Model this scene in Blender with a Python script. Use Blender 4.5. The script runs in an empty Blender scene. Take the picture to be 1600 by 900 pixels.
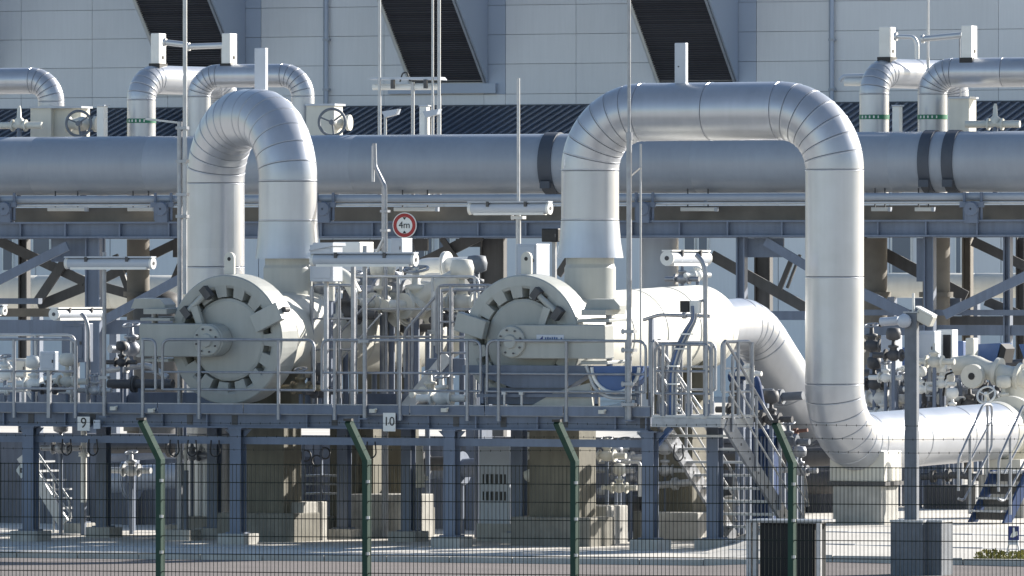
import bpy, math, random
from mathutils import Vector as V, Matrix
random.seed(7)
SC = bpy.context.scene
COL = SC.collection
R = math.radians

# ------------------------------------------------------------------ camera
F = 14000.0            # focal length in photo pixels (1600 wide)
EYE = 4.2              # camera height
cam_d = bpy.data.cameras.new('camera'); cam = bpy.data.objects.new('camera', cam_d); COL.objects.link(cam)
cam_d.sensor_width = 36; cam_d.lens = 36*F/1600
cam_d.shift_y = -10/1600
cam_d.clip_start = 1; cam_d.clip_end = 5000
cam.location = (0, 0, EYE); cam.rotation_euler = (R(90), 0, 0)
SC.camera = cam

# ------------------------------------------------------------------ light
SUN_AZ, SUN_EL = R(55), R(25)       # azimuth from +Y towards +X
w = bpy.data.worlds.new('World'); SC.world = w; w.use_nodes = True
nt = w.node_tree; bg = nt.nodes['Background']; sky = nt.nodes.new('ShaderNodeTexSky')
sky.sky_type = 'NISHITA'; sky.sun_disc = False
sky.sun_elevation = SUN_EL; sky.sun_rotation = SUN_AZ
sky.air_density = 1.0; sky.dust_density = 0.6; sky.ozone_density = 1.2
nt.links.new(sky.outputs[0], bg.inputs[0]); bg.inputs[1].default_value = 0.08
sd = bpy.data.lights.new('sun', 'SUN'); sd.energy = 5.0; sd.angle = R(0.5); sd.color = (1, .94, .85)
so = bpy.data.objects.new('sun', sd); COL.objects.link(so)
sdir = V((math.sin(SUN_AZ)*math.cos(SUN_EL), math.cos(SUN_AZ)*math.cos(SUN_EL), math.sin(SUN_EL)))
so.rotation_euler = (-sdir).to_track_quat('-Z', 'Y').to_euler(); so.location = (60, 200, 80)
SC.view_settings.view_transform = 'Standard'; SC.view_settings.look = 'None'
SC.view_settings.exposure = 1.05; SC.view_settings.gamma = 1

# ------------------------------------------------------------------ materials
def mat(name, col, rough=.6, metal=0., var=.12, scale=3., bump=0., bscale=40., streak=0., rnd=.06, spec=.5):
    m = bpy.data.materials.new(name); m.use_nodes = True
    n = m.node_tree.nodes; l = m.node_tree.links; b = n['Principled BSDF']
    tc = n.new('ShaderNodeTexCoord')
    no = n.new('ShaderNodeTexNoise'); no.inputs['Scale'].default_value = scale; no.inputs['Detail'].default_value = 6
    l.new(tc.outputs['Object'], no.inputs['Vector'])
    oi = n.new('ShaderNodeObjectInfo')
    mr = n.new('ShaderNodeMapRange'); mr.inputs[1].default_value = .25; mr.inputs[2].default_value = .75
    mr.inputs[3].default_value = 1-var; mr.inputs[4].default_value = 1+var
    l.new(no.outputs['Fac'], mr.inputs[0])
    m2 = n.new('ShaderNodeMapRange'); m2.inputs[3].default_value = 1-rnd; m2.inputs[4].default_value = 1+rnd
    l.new(oi.outputs['Random'], m2.inputs[0])
    mu = n.new('ShaderNodeMath'); mu.operation = 'MULTIPLY'
    l.new(mr.outputs[0], mu.inputs[0]); l.new(m2.outputs[0], mu.inputs[1])
    last = mu.outputs[0]
    if streak:
        mp = n.new('ShaderNodeMapping'); mp.inputs['Scale'].default_value = (7, 7, .5)
        l.new(tc.outputs['Object'], mp.inputs['Vector'])
        ns = n.new('ShaderNodeTexNoise'); ns.inputs['Scale'].default_value = 1.5; ns.inputs['Detail'].default_value = 4
        l.new(mp.outputs[0], ns.inputs['Vector'])
        m3 = n.new('ShaderNodeMapRange'); m3.inputs[1].default_value = .35; m3.inputs[2].default_value = .7
        m3.inputs[3].default_value = 1; m3.inputs[4].default_value = 1-streak
        l.new(ns.outputs['Fac'], m3.inputs[0])
        mm = n.new('ShaderNodeMath'); mm.operation = 'MULTIPLY'
        l.new(last, mm.inputs[0]); l.new(m3.outputs[0], mm.inputs[1]); last = mm.outputs[0]
    vm = n.new('ShaderNodeVectorMath'); vm.operation = 'SCALE'; vm.inputs[0].default_value = col[:3]
    l.new(last, vm.inputs['Scale']); l.new(vm.outputs[0], b.inputs['Base Color'])
    b.inputs['Roughness'].default_value = rough; b.inputs['Metallic'].default_value = metal
    b.inputs['Specular IOR Level'].default_value = spec
    if rough < .6:
        mr4 = n.new('ShaderNodeMapRange'); mr4.inputs[3].default_value = rough*.85; mr4.inputs[4].default_value = rough*1.2
        l.new(no.outputs['Fac'], mr4.inputs[0]); l.new(mr4.outputs[0], b.inputs['Roughness'])
    if bump:
        nb = n.new('ShaderNodeTexNoise'); nb.inputs['Scale'].default_value = bscale; nb.inputs['Detail'].default_value = 3
        l.new(tc.outputs['Object'], nb.inputs['Vector'])
        bp = n.new('ShaderNodeBump'); bp.inputs['Strength'].default_value = bump; bp.inputs['Distance'].default_value = .02
        l.new(nb.outputs['Fac'], bp.inputs['Height']); l.new(bp.outputs[0], b.inputs['Normal'])
    return m

M = dict(
    alu=mat('aluminium_cladding', (.465, .485, .525), .30, .5, .06, 2.5, .09, 2.2, rnd=.05, streak=.05),
    alu2=mat('bright_cladding', (.60, .61, .62), .42, .6, .05, 2.5, .06, 3.),
    trap=mat('pebble_grey_paint', (.40, .415, .395), .45, 0, .06, 2.5, .03, 30, streak=.08),
    cream=mat('cream_grey_paint', (.62, .61, .55), .45, 0, .06, 2.5, .02, 30, streak=.06),
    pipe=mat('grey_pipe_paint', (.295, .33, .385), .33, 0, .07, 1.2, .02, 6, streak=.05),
    strap=mat('dark_strap', (.055, .065, .085), .6),
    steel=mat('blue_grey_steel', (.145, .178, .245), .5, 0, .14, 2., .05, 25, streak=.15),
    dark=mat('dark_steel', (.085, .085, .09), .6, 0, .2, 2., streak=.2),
    brown=mat('brown_shade_steel', (.16, .145, .125), .7, 0, .25, 2.),  # brown-grey of the shadowed rack underside put into the colour
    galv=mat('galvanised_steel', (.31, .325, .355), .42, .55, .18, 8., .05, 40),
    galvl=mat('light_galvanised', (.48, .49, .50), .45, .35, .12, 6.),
    lamp=mat('lamp_grey', (.46, .5, .56), .4, 0, .05, 4.),
    white=mat('white_paint', (.76, .76, .73), .45, 0, .06, 4.),
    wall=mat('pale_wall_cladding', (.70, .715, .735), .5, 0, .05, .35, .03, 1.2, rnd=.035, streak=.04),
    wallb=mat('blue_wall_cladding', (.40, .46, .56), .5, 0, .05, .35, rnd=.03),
    joint=mat('joint_grey', (.36, .39, .44), .8),  # even grey shared by joints, trims and brackets
    louv=mat('dark_louvre', (.095, .093, .105), .55, 0, .12, 2., rnd=.2),
    roof=mat('dark_roof_sheet', (.045, .055, .08), .45, 0, .1, 1.),
    rib=mat('roof_rib_paint', (.11, .135, .185), .4, 0, .1, 1.),
    glass=mat('window_glass', (.10, .14, .2), .12, 0, .1, .5),
    conc=mat('concrete', (.44, .43, .40), .9, 0, .18, 4., .25, 18, streak=.2),
    ground=mat('pale_concrete_ground', (.55, .525, .48), .92, 0, .16, .45, .3, 9),
    ped=mat('shade_darkened_olive_paint', (.165, .155, .12), .7, 0, .25, 2.5, .05, 20, streak=.25),  # cream paint darkened to olive, deep shade below the traps put into it
    concd=mat('shade_darkened_concrete', (.25, .24, .21), .95, 0, .22, 3., .25, 18, streak=.3),  # concrete darkened to hold the shade on the trap plinths
    bund=mat('bund_wall_concrete', (.17, .18, .21), .9, 0, .2, 1.5, .1, 10, streak=.3),
    earth=mat('open_ground', (.32, .30, .25), .95, 0, .25, .05),
    road=mat('asphalt', (.155, .135, .13), .92, 0, .14, 1.2, .4, 30),
    kerb=mat('kerb_stone', (.5, .49, .46), .9, 0, .15, 3.),
    green=mat('green_fence_coat', (.018, .045, .037), .6, 0, .1, 5., spec=.12),
    wire=mat('dark_fence_wire', (.008, .014, .014), .7, spec=.1),
    blue=mat('blue_paint', (.06, .12, .28), .45, 0, .1, 5.),
    blues=mat('sign_blue', (.01, .025, .16), .4, 0, .05, 5.),
    red=mat('sign_red', (.34, .02, .02), .45),
    black=mat('black_plastic', (.015, .015, .017), .5),
    cabd=mat('anthracite_cabinet', (.016, .018, .021), .7, spec=.15),
    gband=mat('green_marker_band', (.02, .16, .09), .5),
    leaf=mat('yellow_green_leaf', (.28, .26, .07), .8, 0, .3, 9., rnd=.2),
    brass=mat('brass_fitting', (.22, .19, .13), .5, .3),
    pole=mat('pole_grey', (.145, .165, .195), .6, .0, .15, 9., .1, 60, streak=.15),
    blued=mat('dull_blue_paint', (.03, .06, .15), .65, 0, .15, 3., streak=.2, spec=.15),
    rust=mat('red_oxide', (.15, .07, .05), .7),
)

# ------------------------------------------------------------------ frames: a vertical plane of the plant grid
class Fr:
    """A vertical plane that passes (px, D) and is turned by alpha: right end nearer. u runs along it, v behind it."""
    def __init__(s, px, D, alpha):
        a = R(alpha)
        s.o = V(((px-800)/F*D, D, 0)); s.u = V((math.cos(a), -math.sin(a), 0)); s.v = V((math.sin(a), math.cos(a), 0)); s.z = V((0, 0, 1))
    def pt(s, px, py, back=0.):
        dx = (px-800)/F; n = s.v; q = s.o+n*back
        t = n.dot(q)/(n.x*dx+n.y)
        return V((t*dx, t, EYE+t*(440-py)/F))
    def ptz(s, px, z, back=0.):
        p = s.pt(px, 440, back); p.z = z; return p
def gpt(px, py, z=0.):
    t = (EYE-z)*F/(py-440); return V(((px-800)/F*t, t, z))
X3, Y3, Z3 = V((1, 0, 0)), V((0, 1, 0)), V((0, 0, 1))

# ------------------------------------------------------------------ mesh builder
def perp(d):
    d = d.normalized(); a = V((0, 0, 1)) if abs(d.z) < .9 else V((0, 1, 0))
    x = d.cross(a).normalized(); return x, x.cross(d).normalized()
class MB:
    def __init__(s): s.v = []; s.f = []; s.sm = []
    def add(s, vs, fs, smooth=False):
        k = len(s.v); s.v += [V(p) for p in vs]; s.f += [tuple(i+k for i in f) for f in fs]; s.sm += [smooth]*len(fs); return s
    def obox(s, c, hx, hy, hz):
        """box from its centre and three half-axis vectors"""
        c = V(c); P = []
        for k in range(8):
            P.append(c+hx*(1 if k & 1 else -1)+hy*(1 if k & 2 else -1)+hz*(1 if k & 4 else -1))
        return s.add(P, [(0, 2, 3, 1), (4, 5, 7, 6), (0, 1, 5, 4), (2, 6, 7, 3), (0, 4, 6, 2), (1, 3, 7, 5)])
    def box(s, fr, p, w, d, h):
        """box in a frame: p = middle of its base, width along u, depth along v, height"""
        return s.obox(V(p)+Z3*(h/2), fr.u*(w/2), fr.v*(d/2), Z3*(h/2))
    def fbox(s, fr, x0, y0, x1, y1, back, depth):
        """box whose front face spans the two pixels, standing back m behind the frame's plane"""
        a = fr.pt(x0, (y0+y1)/2, back); b = fr.pt(x1, (y0+y1)/2, back); c = (a+b)/2
        w = (b-a).length/2; h = (fr.pt((x0+x1)/2, y0, back).z-fr.pt((x0+x1)/2, y1, back).z)/2
        return s.obox(c+fr.v*(depth/2), fr.u*w, fr.v*(depth/2), Z3*h)
    def zbox(s, fr, x0, x1, z0, z1, back, depth):
        a = fr.ptz(x0, z0, back); b = fr.ptz(x1, z0, back)
        return s.obox((a+b)/2+fr.v*(depth/2)+Z3*((z1-z0)/2), fr.u*((b-a).length/2), fr.v*(depth/2), Z3*((z1-z0)/2))
    def bar(s, p0, p1, w, h, up=Z3):
        d = (p1-p0); x = d.cross(up).normalized(); y = x.cross(d).normalized()
        return s.obox((p0+p1)/2, d/2, x*(w/2), y*(h/2))
    def ibeam(s, p0, p1, w, h, t=.02, up=Z3):
        d = (p1-p0); x = d.cross(up).normalized(); y = x.cross(d).normalized()
        s.obox((p0+p1)/2+y*(h/2-t/2), d/2, x*(w/2), y*(t/2)); s.obox((p0+p1)/2-y*(h/2-t/2), d/2, x*(w/2), y*(t/2))
        return s.obox((p0+p1)/2, d/2, x*(t/2), y*(h/2-t))
    def rings(s, C, n=16, cap=True, smooth=True):
        """C = list of (centre, tangent, radius); one continuous tube"""
        vs = []; x = None
        for c, t, r in C:
            t = t.normalized()
            if x is None: x, y = perp(t)
            else:
                x = (x-t*x.dot(t)).normalized(); y = t.cross(x).normalized(); y = -y if False else y
            y = t.cross(x).normalized()
            for k in range(n):
                a = 2*math.pi*k/n; vs.append(c+x*(math.cos(a)*r)+y*(math.sin(a)*r))
        fs = []
        for i in range(len(C)-1):
            for k in range(n):
                k2 = (k+1) % n; fs.append((i*n+k, i*n+k2, (i+1)*n+k2, (i+1)*n+k))
        s.add(vs, fs, smooth)
        if cap:
            s.add(vs[:n], [tuple(range(n-1, -1, -1))]); s.add(vs[-n:], [tuple(range(n))])
        return s
    def tube(s, p0, p1, r, n=10, r1=None, cap=True):
        d = p1-p0; return s.rings([(V(p0), d, r), (V(p1), d, r if r1 is None else r1)], n, cap)
    def path(s, pts, r, n=8, bend=0., closed=False):
        """tube through points with rounded corners"""
        P = [V(p) for p in pts]; Q = []
        m = len(P)
        for i, p in enumerate(P):
            if bend and (closed or 0 < i < m-1):
                a = P[i-1]; b = P[(i+1) % m]; da = (a-p); db = (b-p); k = min(bend, da.length*.49, db.length*.49)
                p0 = p+da.normalized()*k; p2 = p+db.normalized()*k
                for t in (0, .25, .5, .75, 1): Q.append(p0*(1-t)**2+p*2*t*(1-t)+p2*t*t)
            else: Q.append(p)
        if closed: Q.append(Q[0].copy())
        C = []
        for i, q in enumerate(Q):
            a = Q[i-1] if i else (Q[-2] if closed else q); b = Q[i+1] if i < len(Q)-1 else (Q[1] if closed else q)
            C.append((q, b-a, r))
        return s.rings(C, n, not closed)
    def lathe(s, p, axis, prof, n=32, smooth=True):
        """prof = [(t, r)]; each segment has its own vertices so corners stay crisp"""
        axis = axis.normalized(); x, y = perp(axis); y = axis.cross(x)
        for (t0, r0), (t1, r1) in zip(prof, prof[1:]):
            vs = []
            for t, r in ((t0, r0), (t1, r1)):
                for k in range(n):
                    a = 2*math.pi*k/n; vs.append(p+axis*t+x*(math.cos(a)*r)+y*(math.sin(a)*r))
            s.add(vs, [(k, (k+1) % n, n+(k+1) % n, n+k) for k in range(n)], smooth)
        return s
    def lathes(s, p, axis, prof, n=32):
        """smooth lathe with shared vertices (dished ends)"""
        axis = axis.normalized(); return s.rings([(p+axis*t, axis, max(r, .001)) for t, r in prof], n, True)
    def prism(s, pts, d):
        """polygon pts (a loop in a plane) pushed by vector d"""
        n = len(pts); A = [V(p) for p in pts]; B = [p+d for p in A]
        return s.add(A+B, [tuple(range(n-1, -1, -1)), tuple(range(n, 2*n))]+[(k, (k+1) % n, n+(k+1) % n, n+k) for k in range(n)])
    def torus(s, c, axis, r, t, n=24, m=6):
        x, y = perp(axis); P = []
        for k in range(n):
            a = 2*math.pi*k/n; P.append(c+x*(math.cos(a)*r)+y*(math.sin(a)*r))
        return s.path(P, t, m, closed=True)
    def mesh(s, name, off):
        me = bpy.data.meshes.new(name); me.from_pydata([p-off for p in s.v], [], s.f)
        me.polygons.foreach_set('use_smooth', s.sm); me.update(); return me

class Thing:
    """An Empty at the thing's base that parents its parts."""
    def __init__(s, name, label, cat, loc, group=None):
        s.o = bpy.data.objects.new(name, None); COL.objects.link(s.o); s.loc = V(loc); s.o.location = s.loc; s.o.empty_display_size = .2
        s.o['label'] = label; s.o['category'] = cat
        if group: s.o['group'] = group
    def add(s, name, mb, m, parent=None, label=None, stuff=False, bevel=0):
        o = bpy.data.objects.new(name, mb.mesh(name, s.loc)); COL.objects.link(o); o.data.materials.append(M[m])
        o.parent = parent or s.o
        if label: o['label'] = label
        if stuff: o['kind'] = 'stuff'
        if bevel:
            b = o.modifiers.new('bevel', 'BEVEL'); b.width = bevel; b.segments = 2; b.limit_method = 'ANGLE'
        return o
    def inst(s, name, me, loc, parent=None):
        o = bpy.data.objects.new(name, me); COL.objects.link(o); o.parent = parent or s.o; o.location = V(loc)-s.loc; return o
def copy_thing(root, loc, label=None, rotz=0., group=None):
    def rec(o, par):
        c = o.copy(); COL.objects.link(c)
        if par is not None: c.parent = par
        for ch in [k for k in kids.get(o.name, [])]: rec(ch, c)
        return c
    kids = {}
    for ch in root.children_recursive: kids.setdefault(ch.parent.name, []).append(ch)
    r = rec(root, None); r.location = loc; r.rotation_euler.z += rotz
    if label: r['label'] = label
    if group: r['group'] = group
    return r
def single(name, mb, m, label, cat, group=None, loc=None, bevel=0):
    lo = V(loc) if loc is not None else V((sum(p.x for p in mb.v)/len(mb.v), sum(p.y for p in mb.v)/len(mb.v), min(p.z for p in mb.v)))
    o = bpy.data.objects.new(name, mb.mesh(name, lo)); COL.objects.link(o); o.location = lo; o.data.materials.append(M[m])
    o['label'] = label; o['category'] = cat
    if group: o['group'] = group
    if bevel:
        b = o.modifiers.new('bevel', 'BEVEL'); b.width = bevel; b.segments = 2; b.limit_method = 'ANGLE'
    return o
def struct(name, mb, m, kind='structure'):
    o = bpy.data.objects.new(name, mb.mesh(name, V((0, 0, 0)))); COL.objects.link(o); o.data.materials.append(M[m]); o['kind'] = kind; return o
def text(th, s, p, fr, size, m, parent):
    cu = bpy.data.curves.new('lettering', 'FONT'); cu.body = s; cu.size = size; cu.align_x = 'CENTER'; cu.align_y = 'CENTER'; cu.extrude = .002
    tmp = bpy.data.objects.new('tmp', cu); COL.objects.link(tmp); bpy.context.view_layer.update()
    me = bpy.data.meshes.new_from_object(tmp.evaluated_get(bpy.context.evaluated_depsgraph_get())); bpy.data.objects.remove(tmp)
    o = bpy.data.objects.new('lettering', me); COL.objects.link(o); me.materials.clear(); me.materials.append(M[m])
    o.parent = parent; o.location = V(p)-th.loc
    o.rotation_euler = Matrix((fr.u, Z3, -fr.v)).transposed().to_euler()
    return o

# ------------------------------------------------------------------ insulated pipe made of jacket sections
def pipe_run(th, pts, r, bend, m='alu', seg=1.3, gores=7, n=40, name='cladding_section', seam=.008):
    """pts: corner points; every straight length is split into sections, every bend into gores; each its own part"""
    P = [V(p) for p in pts]; secs = []; prev = P[0]
    def straight(a, b):
        L = (b-a).length
        if L < .02: return
        k = max(1, round(L/seg)); d = (b-a).normalized()
        for i in range(k): secs.append([(a+(b-a)*(i/k), d), (a+(b-a)*((i+1)/k), d)])
    for i in range(1, len(P)-1):
        d0 = (P[i]-P[i-1]).normalized(); d1 = (P[i+1]-P[i]).normalized()
        ang = d0.angle(d1); k = bend*math.tan(ang/2)
        a = P[i]-d0*k; straight(prev, a)
        nrm = (d1-d0*d1.dot(d0)).normalized(); c = a+nrm*bend; g = max(2, round(gores*ang/(math.pi/2)))
        at = lambda t: (c+(-nrm*math.cos(t)+d0*math.sin(t))*bend, d0*math.cos(t)+nrm*math.sin(t))
        for j in range(g):
            secs.append([at(ang*(j+q/3)/g) for q in range(4)])
        prev = at(ang)[0]
    straight(prev, P[-1])
    for q in secs:
        (a, da), (b, db) = q[0], q[-1]
        C = [(c, t, r) for c, t in q]; C[0] = (a+da*seam, da, r); C[-1] = (b-db*seam, db, r)
        mb = MB().rings(C, n, False)
        # a raised swage bead next to the lap and the narrow groove of the joint
        mb.rings([(a, da, r-.018), (a+da*seam, da, r)], n, False); mb.rings([(b-db*seam, db, r), (b, db, r-.018)], n, False)
        mb.rings([(a+da*(seam+.004), da, r), (a+da*(seam+.012), da, r+.006), (a+da*(seam+.02), da, r)], n, False)
        th.add(name, mb, m)
    return secs

# ------------------------------------------------------------------ frames of the place
PF = Fr(1020, 140, 26)      # front edge of the trap platform
RK = Fr(800, 175, 20)       # front of the pipe rack
BW = Fr(800, 311, 22)       # wall of the hall
FN = Fr(800, 109, 14)       # fence
def sstep(a, b, x):
    t = min(1, max(0, (x-a)/(b-a))); return t*t*(3-2*t)
def gz(x, y): return .36*sstep(3.0, 4.4, x)*sstep(128, 139, y)     # the yard rises a little on the right
# ================================================================== ground
def ground_mesh():
    xs = [-900, -300, -100, -40, -20, -12, -6]+[-3+.5*i for i in range(24)]+[10, 12, 16, 25, 50, 120, 400, 1000]
    ys = [-900, -300, -60, 0, 60, 95, 110, 120, 126]+[128+i for i in range(0, 14)]+[144, 150, 160, 180, 220, 270, 330, 420, 700, 1800]
    b = MB(); vs = [V((x, y, gz(x, y))) for y in ys for x in xs]; n = len(xs)
    b.add(vs, [(j*n+i, j*n+i+1, (j+1)*n+i+1, (j+1)*n+i) for j in range(len(ys)-1) for i in range(n-1)], True)
    return b
struct('ground', ground_mesh(), 'ground')
# road in front of the plant, parallel to the grid, with a kerb along its far edge
RD = Fr(800, 133.2, 20)
def sheet(fr, x0, x1, b0, b1, z):
    p = [fr.ptz(x0, z, b0), fr.ptz(x1, z, b0), fr.ptz(x1, z, b1), fr.ptz(x0, z, b1)]
    return MB().add(p, [(0, 1, 2, 3)])
a0 = RD.ptz(-1400, 0); a1 = RD.ptz(2600, 0)
mb = MB(); q = -RD.v*9
mb.add([a0+q+Z3*.006, a1+q+Z3*.006, a1+Z3*.006, a0+Z3*.006], [(0, 1, 2, 3)])
# the road sheet follows the rise of the yard
NX = 60; vs = []
for j in range(4):
    for i in range(NX+1):
        p = a0.lerp(a1, i/NX)-RD.v*(3*j); vs.append(V((p.x, p.y, gz(p.x, p.y)*.9+.012)))
mb = MB().add(vs, [(j*(NX+1)+i+1, j*(NX+1)+i, (j+1)*(NX+1)+i, (j+1)*(NX+1)+i+1) for j in range(3) for i in range(NX)])
struct('road', mb, 'road')
kb = bpy.data.objects.new('kerb', None)
mb = MB()
for i in range(-14, 16):
    c = RD.ptz(800, 0)+RD.u*(i*1.0+.5); c.z = gz(c.x, c.y)
    mb.obox(c+RD.v*.08+Z3*.02, RD.u*.492, RD.v*.07, Z3*.08)
struct('kerb', mb, 'kerb')
# drain line and slab joints in the yard
mb = MB()
for bk in (3.2, 6.0):
    for i in range(-14, 12):
        c = RD.ptz(800, 0, bk)+RD.u*(i*1.0); c.z = gz(c.x, c.y)
        mb.obox(c+Z3*.004, RD.u*.5, RD.v*.03, Z3*.006)
struct('slab_joint', mb, 'joint')

# ================================================================== the hall
def hall():
    th = Thing('hall_building', 'big pale blue-grey clad hall with dark slanting louvres behind the pipe rack', 'building', BW.ptz(800, 0))
    zr = lambda y: BW.pt(800, y).z
    L, Rr = -420, 2050
    th.add('wall', MB().zbox(BW, L, Rr, 0, 26, .15, 34), 'joint')
    th.add('upper_wall', MB().zbox(BW, L, Rr, zr(-40), 26.2, .0, .14), 'wall')
    th.add('lower_wall', MB().zbox(BW, L, Rr, 0, zr(166), .02, .12), 'wall')
    rows = [166, 147, 100, 54, 8, -39]
    cols = [-60, 33, 144, 262, 380, 408, 507, 600, 690, 756, 790, 900, 1022, 1092, 1150, 1182, 1297, 1450, 1560, 1680]
    for i in range(len(cols)-1):
        for j in range(len(rows)-1):
            narrow = cols[i+1]-cols[i] < 40
            a, b = cols[i]+.28, cols[i+1]-.28
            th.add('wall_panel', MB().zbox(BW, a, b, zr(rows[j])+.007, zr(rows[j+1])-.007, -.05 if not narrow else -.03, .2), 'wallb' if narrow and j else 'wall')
    # projecting louvred hoods: the soffit rises outwards
    k = -BW.v
    for L0, R0 in ((-120, -10), (264, 378), (643, 757), (1030, 1148)):
        A = BW.pt(L0, 130, -.08); B = BW.pt(R0, 130, -.08); B.z = A.z
        up = lambda t: k*t+Z3*(t*.99)
        T = 4.6
        blades = 62
        me = None
        for q in range(blades):
            t = T*(q+.5)/blades
            c = (A+B)/2+up(t)
            if me is None:
                mb = MB(); d = (k+Z3*.99).normalized(); nrm = (k*.99-Z3).normalized()
                # a blade tilted against the soffit
                dd = (d*.93+nrm*.36).normalized()
                mb.obox(V((0, 0, 0)), (B-A)*.487, dd*.046, dd.cross((B-A).normalized())*.008)
                me = mb.mesh('louvre_blade', V((0, 0, 0))); me.materials.append(M['louv'])
            th.inst('louvre_blade', me, c)
        off = (k*.99-Z3).normalized()*-.09
        th.add('louvre_backing', MB().add([A+off, B+off, B+off+up(T), A+off+up(T)], [(0, 1, 2, 3)]), 'strap')
        for E, nm, mm in ((A, 'louvre_trim', 'white'), (B, 'louvre_trim', 'joint')):  # left trim is white: its sunlit edge put into the colour
            th.add(nm, MB().bar(E+up(0), E+up(T), .07, .12, (k*.99-Z3).normalized()), mm)
        E = B+BW.u*.06
        th.add('cheek_panel', MB().prism([E, E+up(T), E+Z3*T*.99+BW.v*.02], BW.u*.06), 'wallb')  # right cheek in darker blue: its shade put into the colour
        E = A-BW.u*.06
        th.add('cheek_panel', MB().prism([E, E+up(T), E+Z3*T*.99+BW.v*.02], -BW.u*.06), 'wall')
        P0 = A+up(T)-BW.u*.1; W = (B-A)+BW.u*.2
        th.add('hood_front', MB().obox(P0+W/2+Z3*2.2-k*(T/2), W/2, k*(T/2+.05), Z3*2.2), 'wall')
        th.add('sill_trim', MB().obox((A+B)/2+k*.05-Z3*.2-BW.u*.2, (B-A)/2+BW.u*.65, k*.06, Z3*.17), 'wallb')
    for px in (510, 1300):
        a = BW.pt(px, 166, -.2); b = BW.ptz(px, 17, -.2)
        dp = th.add('downpipe', MB().tube(a-Z3*.4, b, .07, 10), 'wallb')
        th.add('downpipe_casing', MB().zbox(BW, px-5, px-2.5, a.z-.3, 17, -.13, .1), 'joint')
        for y in (140, 62, -20):
            c = BW.pt(px, y, -.2); th.add('pipe_bracket', MB().obox(c+BW.v*.05, BW.u*.11, BW.v*.13, Z3*.04), 'joint', parent=dp)
hall()

def annex():
    zt = BW.pt(800, 165).z
    th = Thing('annex_building', 'low annex with dark ribbed sloping metal roof running along the hall foot', 'building', BW.ptz(800, 0, -8))
    L, Rr, out, drop = -420, 2050, 8.6, 2.15
    a = BW.ptz(L, zt, -.06); b = BW.ptz(Rr, zt, -.06); sl = -BW.v*out-Z3*drop
    nrm = (b-a).cross(sl).normalized(); nrm = nrm if nrm.z > 0 else -nrm
    rf = th.add('roof', MB().prism([a, b, b+sl, a+sl], -nrm*.12), 'roof')
    th.add('flashing', MB().zbox(BW, -60, 1680, zt-.16, zt+.03, -.22, .16), 'roof', parent=rf)
    a = BW.ptz(-60, zt-.07, -.3); b = BW.ptz(1680, zt-.07, -.3); n = 126
    mb = MB(); mb.obox(sl*.48+nrm*.035, BW.u*.045, sl*.475, nrm*.035); me = mb.mesh('roof_rib', V((0, 0, 0))); me.materials.append(M['rib'])
    for i in range(n): th.inst('roof_rib', me, a.lerp(b, i/(n-1)), rf)
    ze = zt-drop-.25
    th.add('wall', MB().zbox(BW, L, Rr, 0, ze, -out+.5, 8), 'wall')
    th.add('gutter', MB().tube(BW.ptz(-80, ze+.18, -out-.12), BW.ptz(1700, ze+.18, -out-.12), .11, 8), 'joint')
    # cladding panels, windows and doors where the rack lets one see them
    x = -60
    i = 0
    while x < 1660:
        wpx = 58
        th.add('wall_panel', MB().zbox(BW, x+.7, x+wpx-.7, .2, ze-.02, -out+.44, .1), 'wall'); x += wpx; i += 1
    for x0, x1, z0, z1 in ((648, 664, 4.6, 6), (666, 676, 4.6, 6), (684, 704, 4.6, 6), (1068, 1086, 4.9, 6.1), (1090, 1106, 4.9, 6.1), (1392, 1424, 4.4, 5.8), (1492, 1502, 4.3, 5.8), (50, 78, 4.8, 6.), (3, 20, 4.5, 5.8)):
        w_ = th.add('window', MB().zbox(BW, x0, x1, z0, z1, -out+.34, .1), 'white')
        th.add('pane', MB().zbox(BW, x0+2, x1-2, z0+.1, z1-.1, -out+.32, .03), 'glass', parent=w_)
annex()

# ================================================================== pipe rack
def clamp_set(px):
    """support shoe with valve-like clamp under the big pipe"""
    th = Thing('pipe_shoe', 'dark blue clamped pipe shoe under the pipeline, ' + {10: 'near its cut-off end', 255: 'beside the twin tube mast', 508: 'behind the arched pipe on the rear trap', 1007: 'beside the tall thin mast', 1300: 'behind the tall looped pipe', 1520: 'next to the two dark straps'}[px], 'pipe support', RK.ptz(px, 5.3, .1), 'pipe shoes on the rack beam')
    c = RK.pt(px, 328, .02)
    th.add('shoe', MB().obox(c-Z3*.06, RK.u*.13, RK.v*.12, Z3*.19), 'steel')
    for dx in (-.17, .17):
        th.add('clamp_bolt', MB().tube(c+RK.u*dx-Z3*.2, c+RK.u*dx+Z3*.34, .03, 8), 'steel')
    th.add('clamp_jaw', MB().lathe(c-RK.v*.16+Z3*.02, RK.v, [(0, .02), (0, .13), (.08, .15), (.16, .1)], 12), 'steel')
    th.add('tie_plate', MB().obox(c+Z3*.1-RK.v*.06, RK.u*.24, RK.v*.03, Z3*.05), 'steel')
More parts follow.
